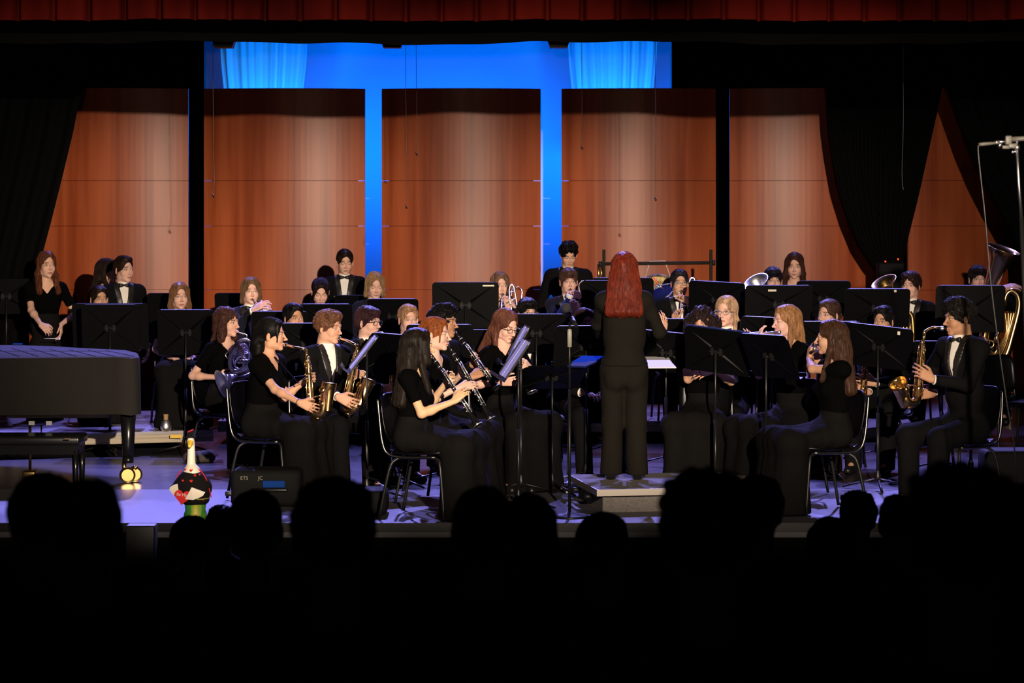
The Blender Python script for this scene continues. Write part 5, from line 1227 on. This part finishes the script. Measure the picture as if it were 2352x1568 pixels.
root = empty('concert_drum', P(1522, 700, 252), 'navy blue drum with chrome lugs left of the trombonist in glasses', 'drum'); c = P(1526, 700, 246); ad = nrm(V3(-.45, -.35, .85))
g = G(); g.lathe(c - ad * .12, ad, [(.0, 0), (.155, 0), (.155, .24), (0, .24)], 30); g.build('shell', M_navy, root); g = G(); g.lathe(c + ad * .11, ad, [(.157, 0), (.164, 0), (.164, .02), (.157, .02)], 30); g.lathe(c - ad * .11, ad, [(.157, 0), (.164, 0), (.164, .02), (.157, .02)], 30)
e1_, e2_ = frame_of(ad)[1:]
for k in range(8):
    a = k * math.pi / 4; p = c + (e1_ * math.cos(a) + e2_ * math.sin(a)) * .163; g.tube([p - ad * .10, p + ad * .12], .005, 6)
g.build('hoops_and_lugs', M_silver, root)
g = G()
for p0, p1 in (((1500, 636), (1512, 652)), ((1490, 650), (1504, 655))): g.tube([P(*p0, 250), P(*p1, 250)], .009, 7)
root = empty('beaters', P(1500, 650, 250), 'two orange-handled beaters in front of the gong', 'mallet'); g.build('handles', mat('orange_rubber', (.8, .16, .04), .5), root)
g = G()
for p0, p1 in (((1512, 652), (1524, 664)), ((1504, 655), (1522, 662))): g.tube([P(*p0, 250), P(*p1, 250)], .006, 7)
g.build('shafts', M_steel, root)
# small amplifier on a stand with two red lights
root = empty('speaker_cabinet', P(2044, 640, 228), 'black loudspeaker with two red indicator lights where the gathered drape ends', 'speaker'); c = P(2044, 650, 226)
g = G(); g.box(c, (.26, .25, .42), bev=.02); g.build('cabinet', M_matte, root); g = G(); g.box(c - UP * .21 - UP * .5, (.03, .03, 1.0)); g.build('pole', M_tubeblk, root)
for x, y in ((2032, 600), (2061, 595)): g = G(); p = P(x, y, 229); g.ball(p - Y_ * .05, .009, 8, 5); g.build('indicator_light', mat('red_led', (.3, 0, 0), .4, emit=((1, .06, .02), 2.2)), root)
# ---------------------------------------------------------------- conductor's low stand with scores
sd_ = stand(1438, 818, 296, 'low wide music stand lying nearly flat in front of the conductor', yaw=180 - 176, tilt=72, wd=.86, ht=.34)
C_, R_, U_, N_ = sd_['C'], sd_['R'], sd_['U'], sd_['N']
def flat_item(name, px, py, s, size, m, label, cat, ang=0, tl=.12):
    c = P(px, py, s); a = math.radians(ang); ax = [V3(math.cos(a), math.sin(a), 0), nrm(V3(-math.sin(a), math.cos(a), tl)), nrm(V3(0, -tl, 1))]
    o = G().box(c, size, ax, bev=0).build(name, m); return tag(o, label, cat)
flat_item('score_folder', 1350, 826, 306, (.17, .28, .012), M_blue, 'blue score folder on the left of the conductor\'s low stand', 'folder', -18)
flat_item('score_folder', 1338, 836, 309, (.15, .22, .012), M_navy, 'dark blue folder under the blue one left of the conductor', 'folder', -25)
flat_item('open_score', 1512, 836, 308, (.22, .30, .008), M_paper, 'white open score on the right of the conductor\'s low stand', 'sheet music', 6)
flat_item('open_score', 1510, 825, 298, (.19, .20, .008), M_paper, 'white sheets lying behind the open score right of the conductor', 'sheet music', 4)
# ---------------------------------------------------------------- microphone stands
c = fl(1303, 1187); c[0] = P(1308, 1187, 333)[0]; root = empty('microphone_stand', c, 'straight microphone stand with round base left of the podium', 'microphone stand')
z = lambda py: HC - (py - YH) / 333.6
g = G(); g.lathe(c, UP, [(0, 0), (.132, 0), (.134, .006), (.126, .014), (.03, .026), (.02, .04), (0, .04)], 40); g.build('round_base', M_black_metal, root)
g = G(); g.tube([c + UP * .03, V3(c[0], c[1], z(895))], .0105, 12); g.build('lower_tube', M_black_metal, root)
g = G(); g.tube([V3(c[0], c[1], z(895)), V3(c[0], c[1], z(745))], .0075, 10); g.build('upper_tube', M_black_metal, root)
g = G(); g.lathe((c[0], c[1], z(797)), UP, [(.008, 0), (.016, .002), (.0165, .10), (.014, .12), (.008, .125)], 14); g.build('clutch_grip', mat('grey_grip', (.22, .22, .18), .5), root)
root = empty('microphone', V3(c[0], c[1], z(745)), 'black vocal microphone with foam windshield on the straight stand', 'microphone')
a, b = P(1322, 745, 334), P(1303, 712, 330); d = nrm(b - a); g = G(); g.tube([a - d * .02, a + d * .10], [.013, .017], 12); g.build('handle', M_black_metal, root); g = G(); S = SDF(.01).e(P(1300, 707, 330), (.032, .032, .033)); v, q = S.mesh(.004); link_np('foam_windshield', v, q, mat('foam', (.012, .012, .014), .95), root)
g = G(); g.tube([V3(c[0], c[1], z(745)), a], .006, 7); g.ball(a, (.016, .016, .012)); g.build('clip', M_black_metal, root)
# tall boom stand at the far right, close to the camera
sR = 420; root = empty('boom_microphone_stand', P(2352, 900, sR), 'tall chrome microphone stand with a boom cluster at the far right edge', 'microphone stand')
g = G(); g.tube([P(2335, 325, sR), P(2340, 420, sR), P(2346, 500, sR)], .0085, 12); g.build('chrome_tube', M_steel, root); g = G(); g.tube([P(2346, 498, sR), P(2358, 800, sR), P(2368, 1380, sR)], .0125, 12); g.build('lower_tube', M_black_metal, root)
g = G(); g.lathe(P(2336, 344, sR), UP, [(.010, 0), (.016, .002), (.016, .022), (.009, .026)], 12); g.tube([P(2327, 349, sR), P(2336, 347, sR)], .006, 6); g.ball(P(2326, 349, sR), .009); g.build('height_collar', M_steel, root)
g = G(); g.box(P(2316, 322, sR), (.035, .03, .05), bev=.006); g.box(P(2326, 335, sR), (.05, .03, .028), bev=.006); g.box(P(2310, 338, sR), (.04, .025, .02), bev=.005); g.tube([P(2320, 320, sR), P(2352, 318, sR), P(2380, 322, sR)], .014, 10); g.build('boom_clamp', mat('grey_clamp', (.09, .085, .07), .5), root)
g = G(); g.ball(P(2337, 320, sR), (.014, .014, .014)); g.build('clamp_bolt', M_steel, root)
root2 = empty('condenser_microphone', P(2290, 328, sR), 'slim condenser microphone clipped to the tall stand at far right', 'microphone')
g = G(); g.tube([P(2248, 332, sR), P(2256, 331, sR), P(2278, 329, sR), P(2280, 329, sR), P(2296, 326, sR)], [.009, .0105, .009, .007, .010], 12); g.build('microphone_body', mat('grey_clamp'), root2); g = G(); g.ball(P(2289, 327, sR), (.011, .011, .013)); g.tube([P(2290, 326, sR), P(2312, 325, sR)], .008, 8); g.tube([P(2294, 338, sR), P(2300, 328, sR)], .009, 7); g.build('clip', M_steel, root2)
g = G(); g.tube(smooth_path([P(2247, 333, sR), P(2247, 350, sR), P(2252, 400, sR), P(2263, 500, sR), P(2275, 640, sR), P(2292, 780, sR), P(2312, 920, sR), P(2335, 1080, sR), P(2348, 1400, sR)]), .0042, 7); o = g.build('microphone_cable', M_black_metal); tag(o, 'thin cable drooping from the microphone at far right down past the tuba', 'cable')

# ---------------------------------------------------------------- covered grand piano
M_quilt = mat('quilted_cover', (.036, .034, .036), .85, spec=.08, bump=((40, 40, 40), .2, .004)); M_cover = mat('cover_side', (.020, .018, .016), .9, spec=.1, bump=((5, 5, 2), .4, .02))
PX = lambda px, py, z: fl(px, py, z)
zt = .985; root = empty('grand_piano', PX(100, 1110, 0), 'grand piano under a dark quilted cover at the left edge of the stage', 'piano')
tail = [PX(-330, 822, zt), PX(270, 819, zt), PX(300, 821, zt), PX(322, 818, zt)]
back = [PX(318, 810, zt), PX(290, 803.5, zt), PX(245, 801.5, zt), PX(190, 799, zt), PX(120, 794.5, zt), PX(40, 792, zt), PX(-330, 791, zt)]
out = [V3(p[0], p[1], zt) for p in tail + back]; m_ = np.mean(out, 0)
def ringz(k, z): return [V3(m_[0] + (p[0] - m_[0]) * k, m_[1] + (p[1] - m_[1]) * k, z) for p in out]
rings = [ringz(1.012, .54), ringz(1.006, .75), ringz(1.0, .95), ringz(.992, .975), ringz(.975, .985)]; n = len(out); vs = [p for r_ in rings for p in r_]; fs = []
for i in range(3):
    for j in range(n): fs.append((i * n + j, i * n + (j + 1) % n, (i + 1) * n + (j + 1) % n, (i + 1) * n + j))
G().add(vs[:4 * n], fs, True).build('cover_skirt', M_cover, root)
G().add(vs[3 * n:], [(j, (j + 1) % n, n + (j + 1) % n, n + j) for j in range(n)] + [tuple(range(n, 2 * n))], True).build('cover_top', M_quilt, root)
g = G()
for i in range(9):
    x = -40 + 44 * i; a, b = PX(x - 4, 818, zt + .003), PX(x - 66, 798 + max(0, (x - 66)) * .028, zt + .003); g.tube([a, b], .0022, 5)
g.tube([PX(-300, 806, zt + .002), PX(250, 806, zt + .002)], .002, 5); g.build('quilt_seam', M_cover, root)
p = PX(294, 1108, 0); g = G(); g.tube([V3(p[0], p[1], .60), V3(p[0], p[1], .30), V3(p[0], p[1], .19)], [.062, .050, .040], 8); g.tube([V3(p[0], p[1], .20), V3(p[0], p[1], .155)], .044, 16); g.build('leg', M_ebony, root)
g = G(); g.tube([V3(p[0] - .03, p[1], .16), V3(p[0] - .03, p[1], .08)], .017, 10); 
for dx_, dy_ in ((0, -.03), (.045, .03)): g.lathe((p[0] + dx_, p[1] + dy_, .062), (.25, -1, 0), [(0, .020), (.046, .020), (.050, .020), (.050, .020), (.052, .023), (.060, .023), (.060, .023), (.061, .020), (.061, -.02), (.061, -.02), (0, -.02)], 32)

g.tube([V3(p[0] + .045, p[1] - .02, .135), V3(p[0] + .07, p[1] - .02, .105)], .007, 7); g.tube([V3(p[0] + .035, p[1] - .02, .105), V3(p[0] + .08, p[1] - .02, .13)], .006, 7); g.build('brass_caster', M_brass, root)
p2 = PX(-150, 1108, 0); g = G(); g.tube([V3(p2[0], p2[1], .6), V3(p2[0], p2[1], .06)], [.06, .045], 8); g.build('leg', M_ebony, root)
g = G(); q = P(105, 975, 288); g.box((q[0], q[1] + .1, .52), (.9, .5, .05)); g.box((q[0] + .1, q[1] + .0, .485), (.8, .04, .04)); g.build('underside_beam', M_ply, root)
for x in (73, 113): g = G(); q = P(x, 971, 297); g.box(q, (.045, .02, .03)); g.build('bracket', M_steel, root)
g = G(); g.tube([P(69, 975, 291), P(69, 1090, 291)], .012, 8); g.tube([P(95, 975, 291), P(95, 1050, 291)], .006, 8); g.build('pedal_rod', M_brass, root); g = G(); q = fl(69, 1102, 0); g.box(q + UP * .05, (.10, .12, .05), bev=.01); g.build('pedal_box', M_brass, root)
# bench
root = empty('piano_bench', fl(90, 1120), 'black piano bench in front of the covered piano', 'bench'); zz = HC - (995 - YH) / 300
c = P(60, 1000, 302); g = G(); g.box((c[0], c[1], zz - .03), (.88, .36, .07), bev=.02); g.build('padded_top', M_shoe, root); g = G(); g.box((c[0], c[1], zz - .10), (.84, .32, .07)); g.build('apron', M_ebony, root)
for sx in (-1, 1):
    for sy in (-1, 1): g = G(); g.tube([(c[0] + sx * .40, c[1] + sy * .14, zz - .1), (c[0] + sx * .40, c[1] + sy * .14, 0.002)], [.028, .018], 4); g.build('leg', M_ebony, root)
g = G(); q = P(155, 1007, 307); g.box(q, (.045, .01, .008)); g.build('maker_plate', M_brass, root)
tag(G().box(P(41, 792, 272) + UP * .008, (.08, .02, .012)).build('pencil_case', M_blue), 'small blue object lying on the piano cover', 'pencil case')

# ---------------------------------------------------------------- porch goose at the stage edge
c = fl(449, 1196); s_ = 338.; gz = lambda py: HC - (py - YH) / s_; gx = lambda px: (px - CX) / s_
root = empty('goose_figure', c, 'white plastic goose figure dressed in a black heart cape and small black hat', 'goose figure')
yc = c[1]; M_goose = mat('goose_plastic', (.82, .76, .62), .45); M_beak = mat('goose_beak', (.85, .55, .06), .45); M_felt = mat('black_felt', (.009, .008, .008), .9, spec=.1); M_redf = mat('red_felt', (.62, .012, .012), .8)
pt = lambda px, py, dy=0.: V3(gx(px), yc + dy, gz(py))
S = SDF(.015); S.c(pt(439, 1075), pt(439.5, 1022), .031, .024).e(pt(438.5, 1013, -.01), (.026, .035, .030)).c(pt(444, 1130), pt(441, 1085), .10, .06); v, q = S.mesh(.005); link_np('goose_body', v, q, M_goose, root)
S = SDF(.008); S.c(pt(438.5, 1015, -.03), pt(439, 1021, -.075), .022, .013).c(pt(438.5, 1016, -.03), pt(438.5, 1024, -.06), .017, .011); v, q = S.mesh(.003); link_np('beak', v, q, M_beak, root)
S = SDF(.03); S.e(pt(444, 1118), (.125, .10, .105)).c(pt(441, 1080), pt(444, 1120), .045, .115).c(pt(400, 1122), pt(432, 1108), .03, .08).e(pt(450, 1148), (.09, .09, .04)); S.post.append(lambda p, v: np.maximum(v, gz(1160) - p[:, 2])); S.post.append(lambda p, v: np.maximum(v, p[:, 2] - gz(1072)))
fz_ = wob(3, 5, (30, 30, 8)); S.post.append(lambda p, v: v + .003 * fz_(p)); v, q = S.mesh(.006); link_np('black_cape', v, q, M_felt, root)
g = G(); g.lathe(pt(449, 1196) , UP, [(0, 0), (.082, 0), (.078, .05), (.068, .075), (.075, .13), (.10, .16), (.0, .16)], 30, sx=1.0); g.build('green_base', mat('painted_base', (.05, .30, .04), .5, noise=((9, 2, 1), (.75, .62, .05), .48, .6)), root)
def fan(ps, name, m, dy, th=.012):
    g = G(); g.poly([pt(x, y, dy + ((x - 440) / 60.) ** 2 * .05) for x, y in ps], th, (0, 1, 0)); return g.build(name, m, root)
fan([(414, 1106), (404, 1109), (396, 1114), (394, 1120), (399, 1126), (404, 1132), (411, 1136), (418, 1137.5)], 'cream_wing', M_goose, -.135)
fan([(447, 1113), (477, 1125), (472, 1133), (462, 1138), (450, 1142), (432, 1140), (438, 1130)], 'cream_wing', M_goose, -.150)
def heart(px, py, r, dy, name='heart_patch', rot=0, th=.004):
    ps = []
    for k in range(26):
        t = 2 * math.pi * k / 26; x = 16 * math.sin(t) ** 3; y = 13 * math.cos(t) - 5 * math.cos(2 * t) - 2 * math.cos(3 * t) - math.cos(4 * t); a = math.radians(rot)
        ps.append(V3(gx(px) + r * (x * math.cos(a) - y * math.sin(a)) / 17, yc + dy, gz(py) + r * (x * math.sin(a) + y * math.cos(a)) / 17))
    g = G(); g.poly(ps, th, (0, 1, 0)); return g.build(name, M_redf, root)
hb = heart(426, 1135, .060, -.140, 'big_red_heart', -8, .012)
for x, y, r in ((429, 1075, .008), (443, 1077, .011), (452, 1088, .009), (425, 1099, .009), (445, 1099.5, .012), (471, 1143, .006), (462, 1086, .008)):
    # small hearts sit on the curved cape: find its depth
    d_ = -.05 - .085 * max(0, min(1, (y - 1070) / 35)); heart(x, y, r, d_ + .04 * abs(x - 444) / 40 - .012)
tx = bpy.data.curves.new('be_mine', 'FONT'); tx.body = 'Be Mine'; tx.size = .028; tx.extrude = .0008; tx.align_x = 'CENTER'; tx.align_y = 'CENTER'
to = bpy.data.objects.new('heart_lettering', tx); col.objects.link(to); to.rotation_euler = (math.radians(90), math.radians(8), 0); lp = pt(428, 1131, -.148); to.parent = root; to.location = tuple(lp - V3(*root.location)); tx.materials.append(M_paper); to = to_mesh(to)
g = G(); g.tube(smooth_path([pt(452, 1072, -.02), pt(466, 1084, -.03), pt(476, 1100, -.04), pt(484, 1125, -.05), pt(487, 1140, -.05)]), [.006] * 24 + [.009], 7, flat=.5); g.tube(smooth_path([pt(418, 1080, 0), pt(410, 1088, .0), pt(407, 1098, .0)]), .008, 6, flat=.5); g.build('red_ribbon', M_redf, root)
g = G(); g.lathe(pt(438, 1004), UP, [(.038, 0), (.038, .004), (.026, .006), (.023, .045), (0, .047)], 24); g.build('black_hat', M_felt, root); g = G(); a = pt(431, 992, -.02); b = pt(446, 985, -.02); g.tube([a, (a + b) / 2 - Y_ * .004, b], [.006, .008, .005], 8, flat=.6); g.build('red_hat_bow', M_redf, root)

# ---------------------------------------------------------------- floor monitors and boxes
def monitor(px0, px1, py, s, z1, label, dep=.32, name='floor_monitor'):
    x0, x1 = (px0 - CX) / s, (px1 - CX) / s; y = FPX / s; root = empty(name, ((x0 + x1) / 2, y, 0), label, 'floor monitor'); xm = (x0 + x1) / 2; w_ = x1 - x0
    z1 = HC - (py - YH) / s; g = G(); S = SDF(.02)
    g.box((xm, y + dep / 2, z1 / 2 + .004), (w_, dep, z1), bev=.035); g.build('cabinet', M_matte, root); return root, xm, y, z1, w_
root, xm, y, z1, w_ = monitor(529, 690, 1081, 323, .26, 'black road case with a molded handle recess on the floor behind the goose', name='road_case')
g = G(); g.box((xm + .06, y - .004, z1 - .095), (.16, .02, .05), bev=.012); g.build('handle_recess', M_blue, root); g = G(); g.box((xm + .03, y - .012, z1 - .135), (.26, .03, .025), bev=.01); g.build('handle', M_shoe, root)  # recess coloured blue to stand in for blue stage light falling into it
g = G(); g.box((xm - w_ / 2 - .01, y - .01, z1 - .16), (.05, .04, .035), bev=.008); g.build('latch', M_black_metal, root)
for tt, dx in (('ETS', -.15), ('JC', -.035)):
    tx = bpy.data.curves.new('case_marking', 'FONT'); tx.body = tt; tx.size = .036; tx.extrude = .0006; tx.align_x = 'CENTER'; to = bpy.data.objects.new('case_marking', tx); col.objects.link(to); to.parent = root
    to.rotation_euler = (math.radians(90), 0, 0); to.location = (xm + dx - root.location[0], y - .003 - root.location[1], z1 - .062); tx.materials.append(mat('faded_stencil', (.22, .20, .15), .7)); to = to_mesh(to)
monitor(826, 889, 1128, 333, .2, 'small dark monitor box on the floor right of the road case')
monitor(2263, 2400, 1036, 300, .26, 'black rounded monitor speaker on the floor at far right')
c = P(325, 1204, 352); root = empty('front_speaker', V3(c[0], c[1], -.6), 'grey-edged speaker box standing below the stage edge at the left', 'speaker'); g = G(); g.box((c[0], c[1], c[2] - .22), (.19, .14, .44), bev=.01); g.build('cabinet', M_steel if False else mat('grey_cabinet', (.012, .012, .012), .5), root)
# backpack / bag on the floor behind the goose
S = SDF(.03); c = fl(452, 1062); S.c(c + V3(-.07, 0, .04), c + V3(.10, .02, .05), .045, .055).e(c + V3(.0, 0, .04), (.09, .07, .05)); f5 = wob(8, 6, (30, 30, 30)); S.post.append(lambda p, v: np.maximum(v + .008 * f5(p), .003 - p[:, 2])); v, q = S.mesh(.007); o = link_np('bag', v, q, mat('brown_bag', (.05, .04, .035), .8), None); tag(o, 'dark crumpled bag on the floor right behind the goose figure\'s neck', 'bag')
# ---------------------------------------------------------------- music stands of the band
W = 'black music stand '
stand(252, 699, 263, W + 'at far left with its pole in front of the covered piano', 0, 12, ht=.42, wd=.50)
stand(252, 697, 257, W + 'extra wide, directly behind the leftmost stand', 0, 12, z0=0, ht=.42, wd=.68)
stand(426, 711, 264, W + 'second from the left, in front of the straight-haired girl', 0, 14, ht=.41)
stand(386, 673, 246, W + 'behind the girl with straight light brown hair', 0, 15, wd=.40, z0=0)
stand(547, 673, 238, W + 'behind the trumpet player with long light brown hair', 0, 18, wd=.46)
stand(642, 715, 262, W + 'in front of the trumpet player, partly behind the dark-fringed boy', 0, 18, z0=0)
stand(748, 698, 258, W + 'directly in front of the girl with centre-parted hair', 0, 20, wd=.47, z0=0)
stand(705, 742, 286, W + 'right in front of the boy with the dark fringe', 0, 18)
stand(822, 678, 239, W + 'in front of the standing young man in tuxedo', 0, 20, z0=.2, wd=.46, sheet_=True, paper_lbl='white music sheets on the stand of the standing tuxedoed man at centre left')
stand(902, 686, 256, W + 'in front of the blond boy in navy', 0, 20, wd=.46)
stand(866, 770, 314, W + 'sharply tilted, seen edge-on beside the curly-haired saxophonist', 96, 38, sheet_=True, paper_lbl='sheet music edge lit pale violet on the tilted saxophone stand')
stand(915, 768, 300, W + 'in front of the saxophonist in black-framed glasses', 35, 24, roll=-6)
stand(1010, 745, 297, W + 'behind the heads of the clarinet players', 0, 16, wd=.52)
stand(1095, 757, 292, W + 'between the curly-haired clarinetist and the girl in glasses', 0, 16)
stand(1069, 648, 264, W + 'wide, with a white label, in front of the middle wooden panel', 0, 12, wd=.58, ht=.41, tape=(.20, .03, .10, .013), z0=0)
stand(1232, 721, 272, W + 'in front of the person with shaggy black hair', 0, 16)
stand(1212, 748, 309, W + 'angled, right of the girl with the auburn hair and glasses', 94, 28, sheet_=True, paper_lbl='sheet music on the angled stand nearest the girl in glasses')
stand(1212, 780, 327, W + 'angled and nearest the camera, right of the clarinet bells', 96, 34, sheet_=True, paper_lbl='pale violet sheet music on the nearest angled clarinet stand')
stand(1278, 842, 309, W + 'lowered and tipped back, between the microphone stand and clarinets', 15, 58)
stand(1402, 644, 264, W + 'left of the conductor\'s hair, in front of the centre trombone boy', 0, 16)
stand(1430, 638, 256, W + 'mostly hidden behind the conductor\'s head', 0, 16, wd=.56)
stand(1348, 748, 296, W + 'in front of the person hidden by the conductor\'s arm', 10, 18)
stand(1530, 732, 278, W + 'just right of the conductor\'s shoulder, below the trombonist in glasses', 0, 18)
stand(1532, 762, 298, W + 'right of the conductor\'s elbow in front of the curly-haired girl', -18, 20, roll=-5)
stand(1647, 647, 260, W + 'tilted, in front of the fair-haired person and the black gap', -12, 20, roll=-3)
stand(1646, 757, 314, W + 'with a navy folder, in front of the girl with big curly hair', -26, 18, roll=-6, folder='navy blue music folder on the stand of the girl with big curly hair')
stand(1750, 768, 324, W + 'angled sharply in front of the golden-haired flutist', -55, 24)
stand(1790, 655, 268, W + 'wide with tape label, below the boy with black centre-parted hair', 0, 14, wd=.58, tape=(-.06, .045, .07, .018))
stand(1892, 645, 250, W + 'in front of the standing wavy-haired girl', 0, 16, sheet_=True, paper_lbl='white sheets showing above the stand of the standing girl at back right')
stand(2016, 663, 270, W + 'in front of the curly-haired euphonium boy', 0, 16, wd=.56, tape=(.15, .02, .02, .02))
stand(2020, 748, 304, W + 'large, angled, in front of the boy with very short hair', -22, 18, roll=-6, tape=(.15, .04, .02, .028), wd=.52)
stand(2230, 655, 290, W + 'wide, in front of the tuba player', 0, 10, wd=.55, ht=.38)
stand(1775, 729, 292, W + 'behind the golden-haired flutist, with a dark folder', 0, 18, roll=-3)
stand(1905, 738, 291, W + 'in front of the girl with a low bun', 0, 18)
stand(2165, 783, 283, W + 'low, behind the heavy-set saxophonist\'s instrument', 0, 18)
stand(15, 640, 245, W + 'in the dark at the far left edge', 20, 14)
# ---------------------------------------------------------------- audience silhouettes in the foreground
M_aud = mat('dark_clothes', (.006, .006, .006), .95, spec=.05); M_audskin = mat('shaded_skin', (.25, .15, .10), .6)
def listener(cx, top, wpx, s, label, style='short', sh=1.0, yaw=180, L=.2):
    hw = .172; k = (wpx / s) / hw; E = P(cx, top, s) - UP * .13 * k; fw = fwd(yaw); r = nrm(np.cross(fw, UP)); H = np.stack([r, fw, UP]); zf = -1.70
    root = empty('person', V3(E[0], E[1], E[2] - .5), label, 'person')
    B = SDF(.03); B.e(E + UP * .035, (.073 * k, .09 * k, .085 * k)).e(E - UP * .03 + fw * .03, (.058 * k, .06 * k, .08 * k)).c(E - UP * .05, E - UP * .2, .055, .06)
    for g in (-1, 1): B.e(E + r * g * .077 * k - UP * .012, (.009, .018, .032))
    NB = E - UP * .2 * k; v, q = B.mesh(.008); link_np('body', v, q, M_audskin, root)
    T = SDF(.05)
    for g in (-1, 1): T.c(NB - UP * .01, NB - UP * .09 + r * g * .17 * sh, .06, .065).c(NB - UP * .09 + r * g * .18 * sh, NB - UP * .38 + r * g * .21 * sh + fw * .03, .06, .05)
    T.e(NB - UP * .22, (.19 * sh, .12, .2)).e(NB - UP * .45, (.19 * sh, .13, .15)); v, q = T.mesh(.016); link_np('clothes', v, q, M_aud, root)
    qV, qQ = hair_mesh(style, L, 0); link_np('hair', (qV * k * .96) @ H + E, qQ, hair_mat(BLK), root)
LS = 'dark silhouette of a listener, '
listener(98, 1088, 150, 880, LS + 'at far left below the piano bench', 'curly')
listener(200, 1096, 172, 940, LS + 'larger, just right of the far-left one, below the piano leg', 'short', 1.2)
listener(438, 1181, 98, 520, LS + 'directly below the goose figure', 'short')
listener(507, 1160, 66, 430, LS + 'small, right of the goose figure', 'curly')
listener(588, 1122, 128, 640, LS + 'in front of the road case', 'mop', 1.1)
listener(765, 1098, 190, 940, LS + 'large, below the saxophone girl\'s skirt', 'curly', 1.15)
listener(1110, 1114, 150, 820, LS + 'left one of the pair below the long-haired clarinetist', 'mop')
listener(1215, 1130, 120, 700, LS + 'right one of the pair, left of the microphone base', 'long', 1.0, 180, .2)
listener(1388, 1172, 120, 640, LS + 'below the podium with hair in a bump', 'bun', 1.0, 150)
listener(1625, 1092, 215, 1050, LS + 'largest, covering the right half of the podium', 'wild', 1.25)
listener(1742, 1092, 110, 640, LS + 'just right of the largest one, below the flutists', 'curly')
listener(1970, 1127, 84, 480, LS + 'with short spiky hair at the right', 'curly')
listener(1906, 1184, 104, 540, LS + 'low, left of the spiky-haired one', 'long', 1.0, 180, .2)
listener(2062, 1132, 90, 560, LS + 'between the spiky-haired one and the big shape at far right', 'short')
listener(2210, 1082, 250, 1250, LS + 'very large and close at the far right', 'wild', 1.3)
listener(2345, 1110, 200, 1100, LS + 'cut off by the right edge of the picture', 'long', 1.2, 180, .25)
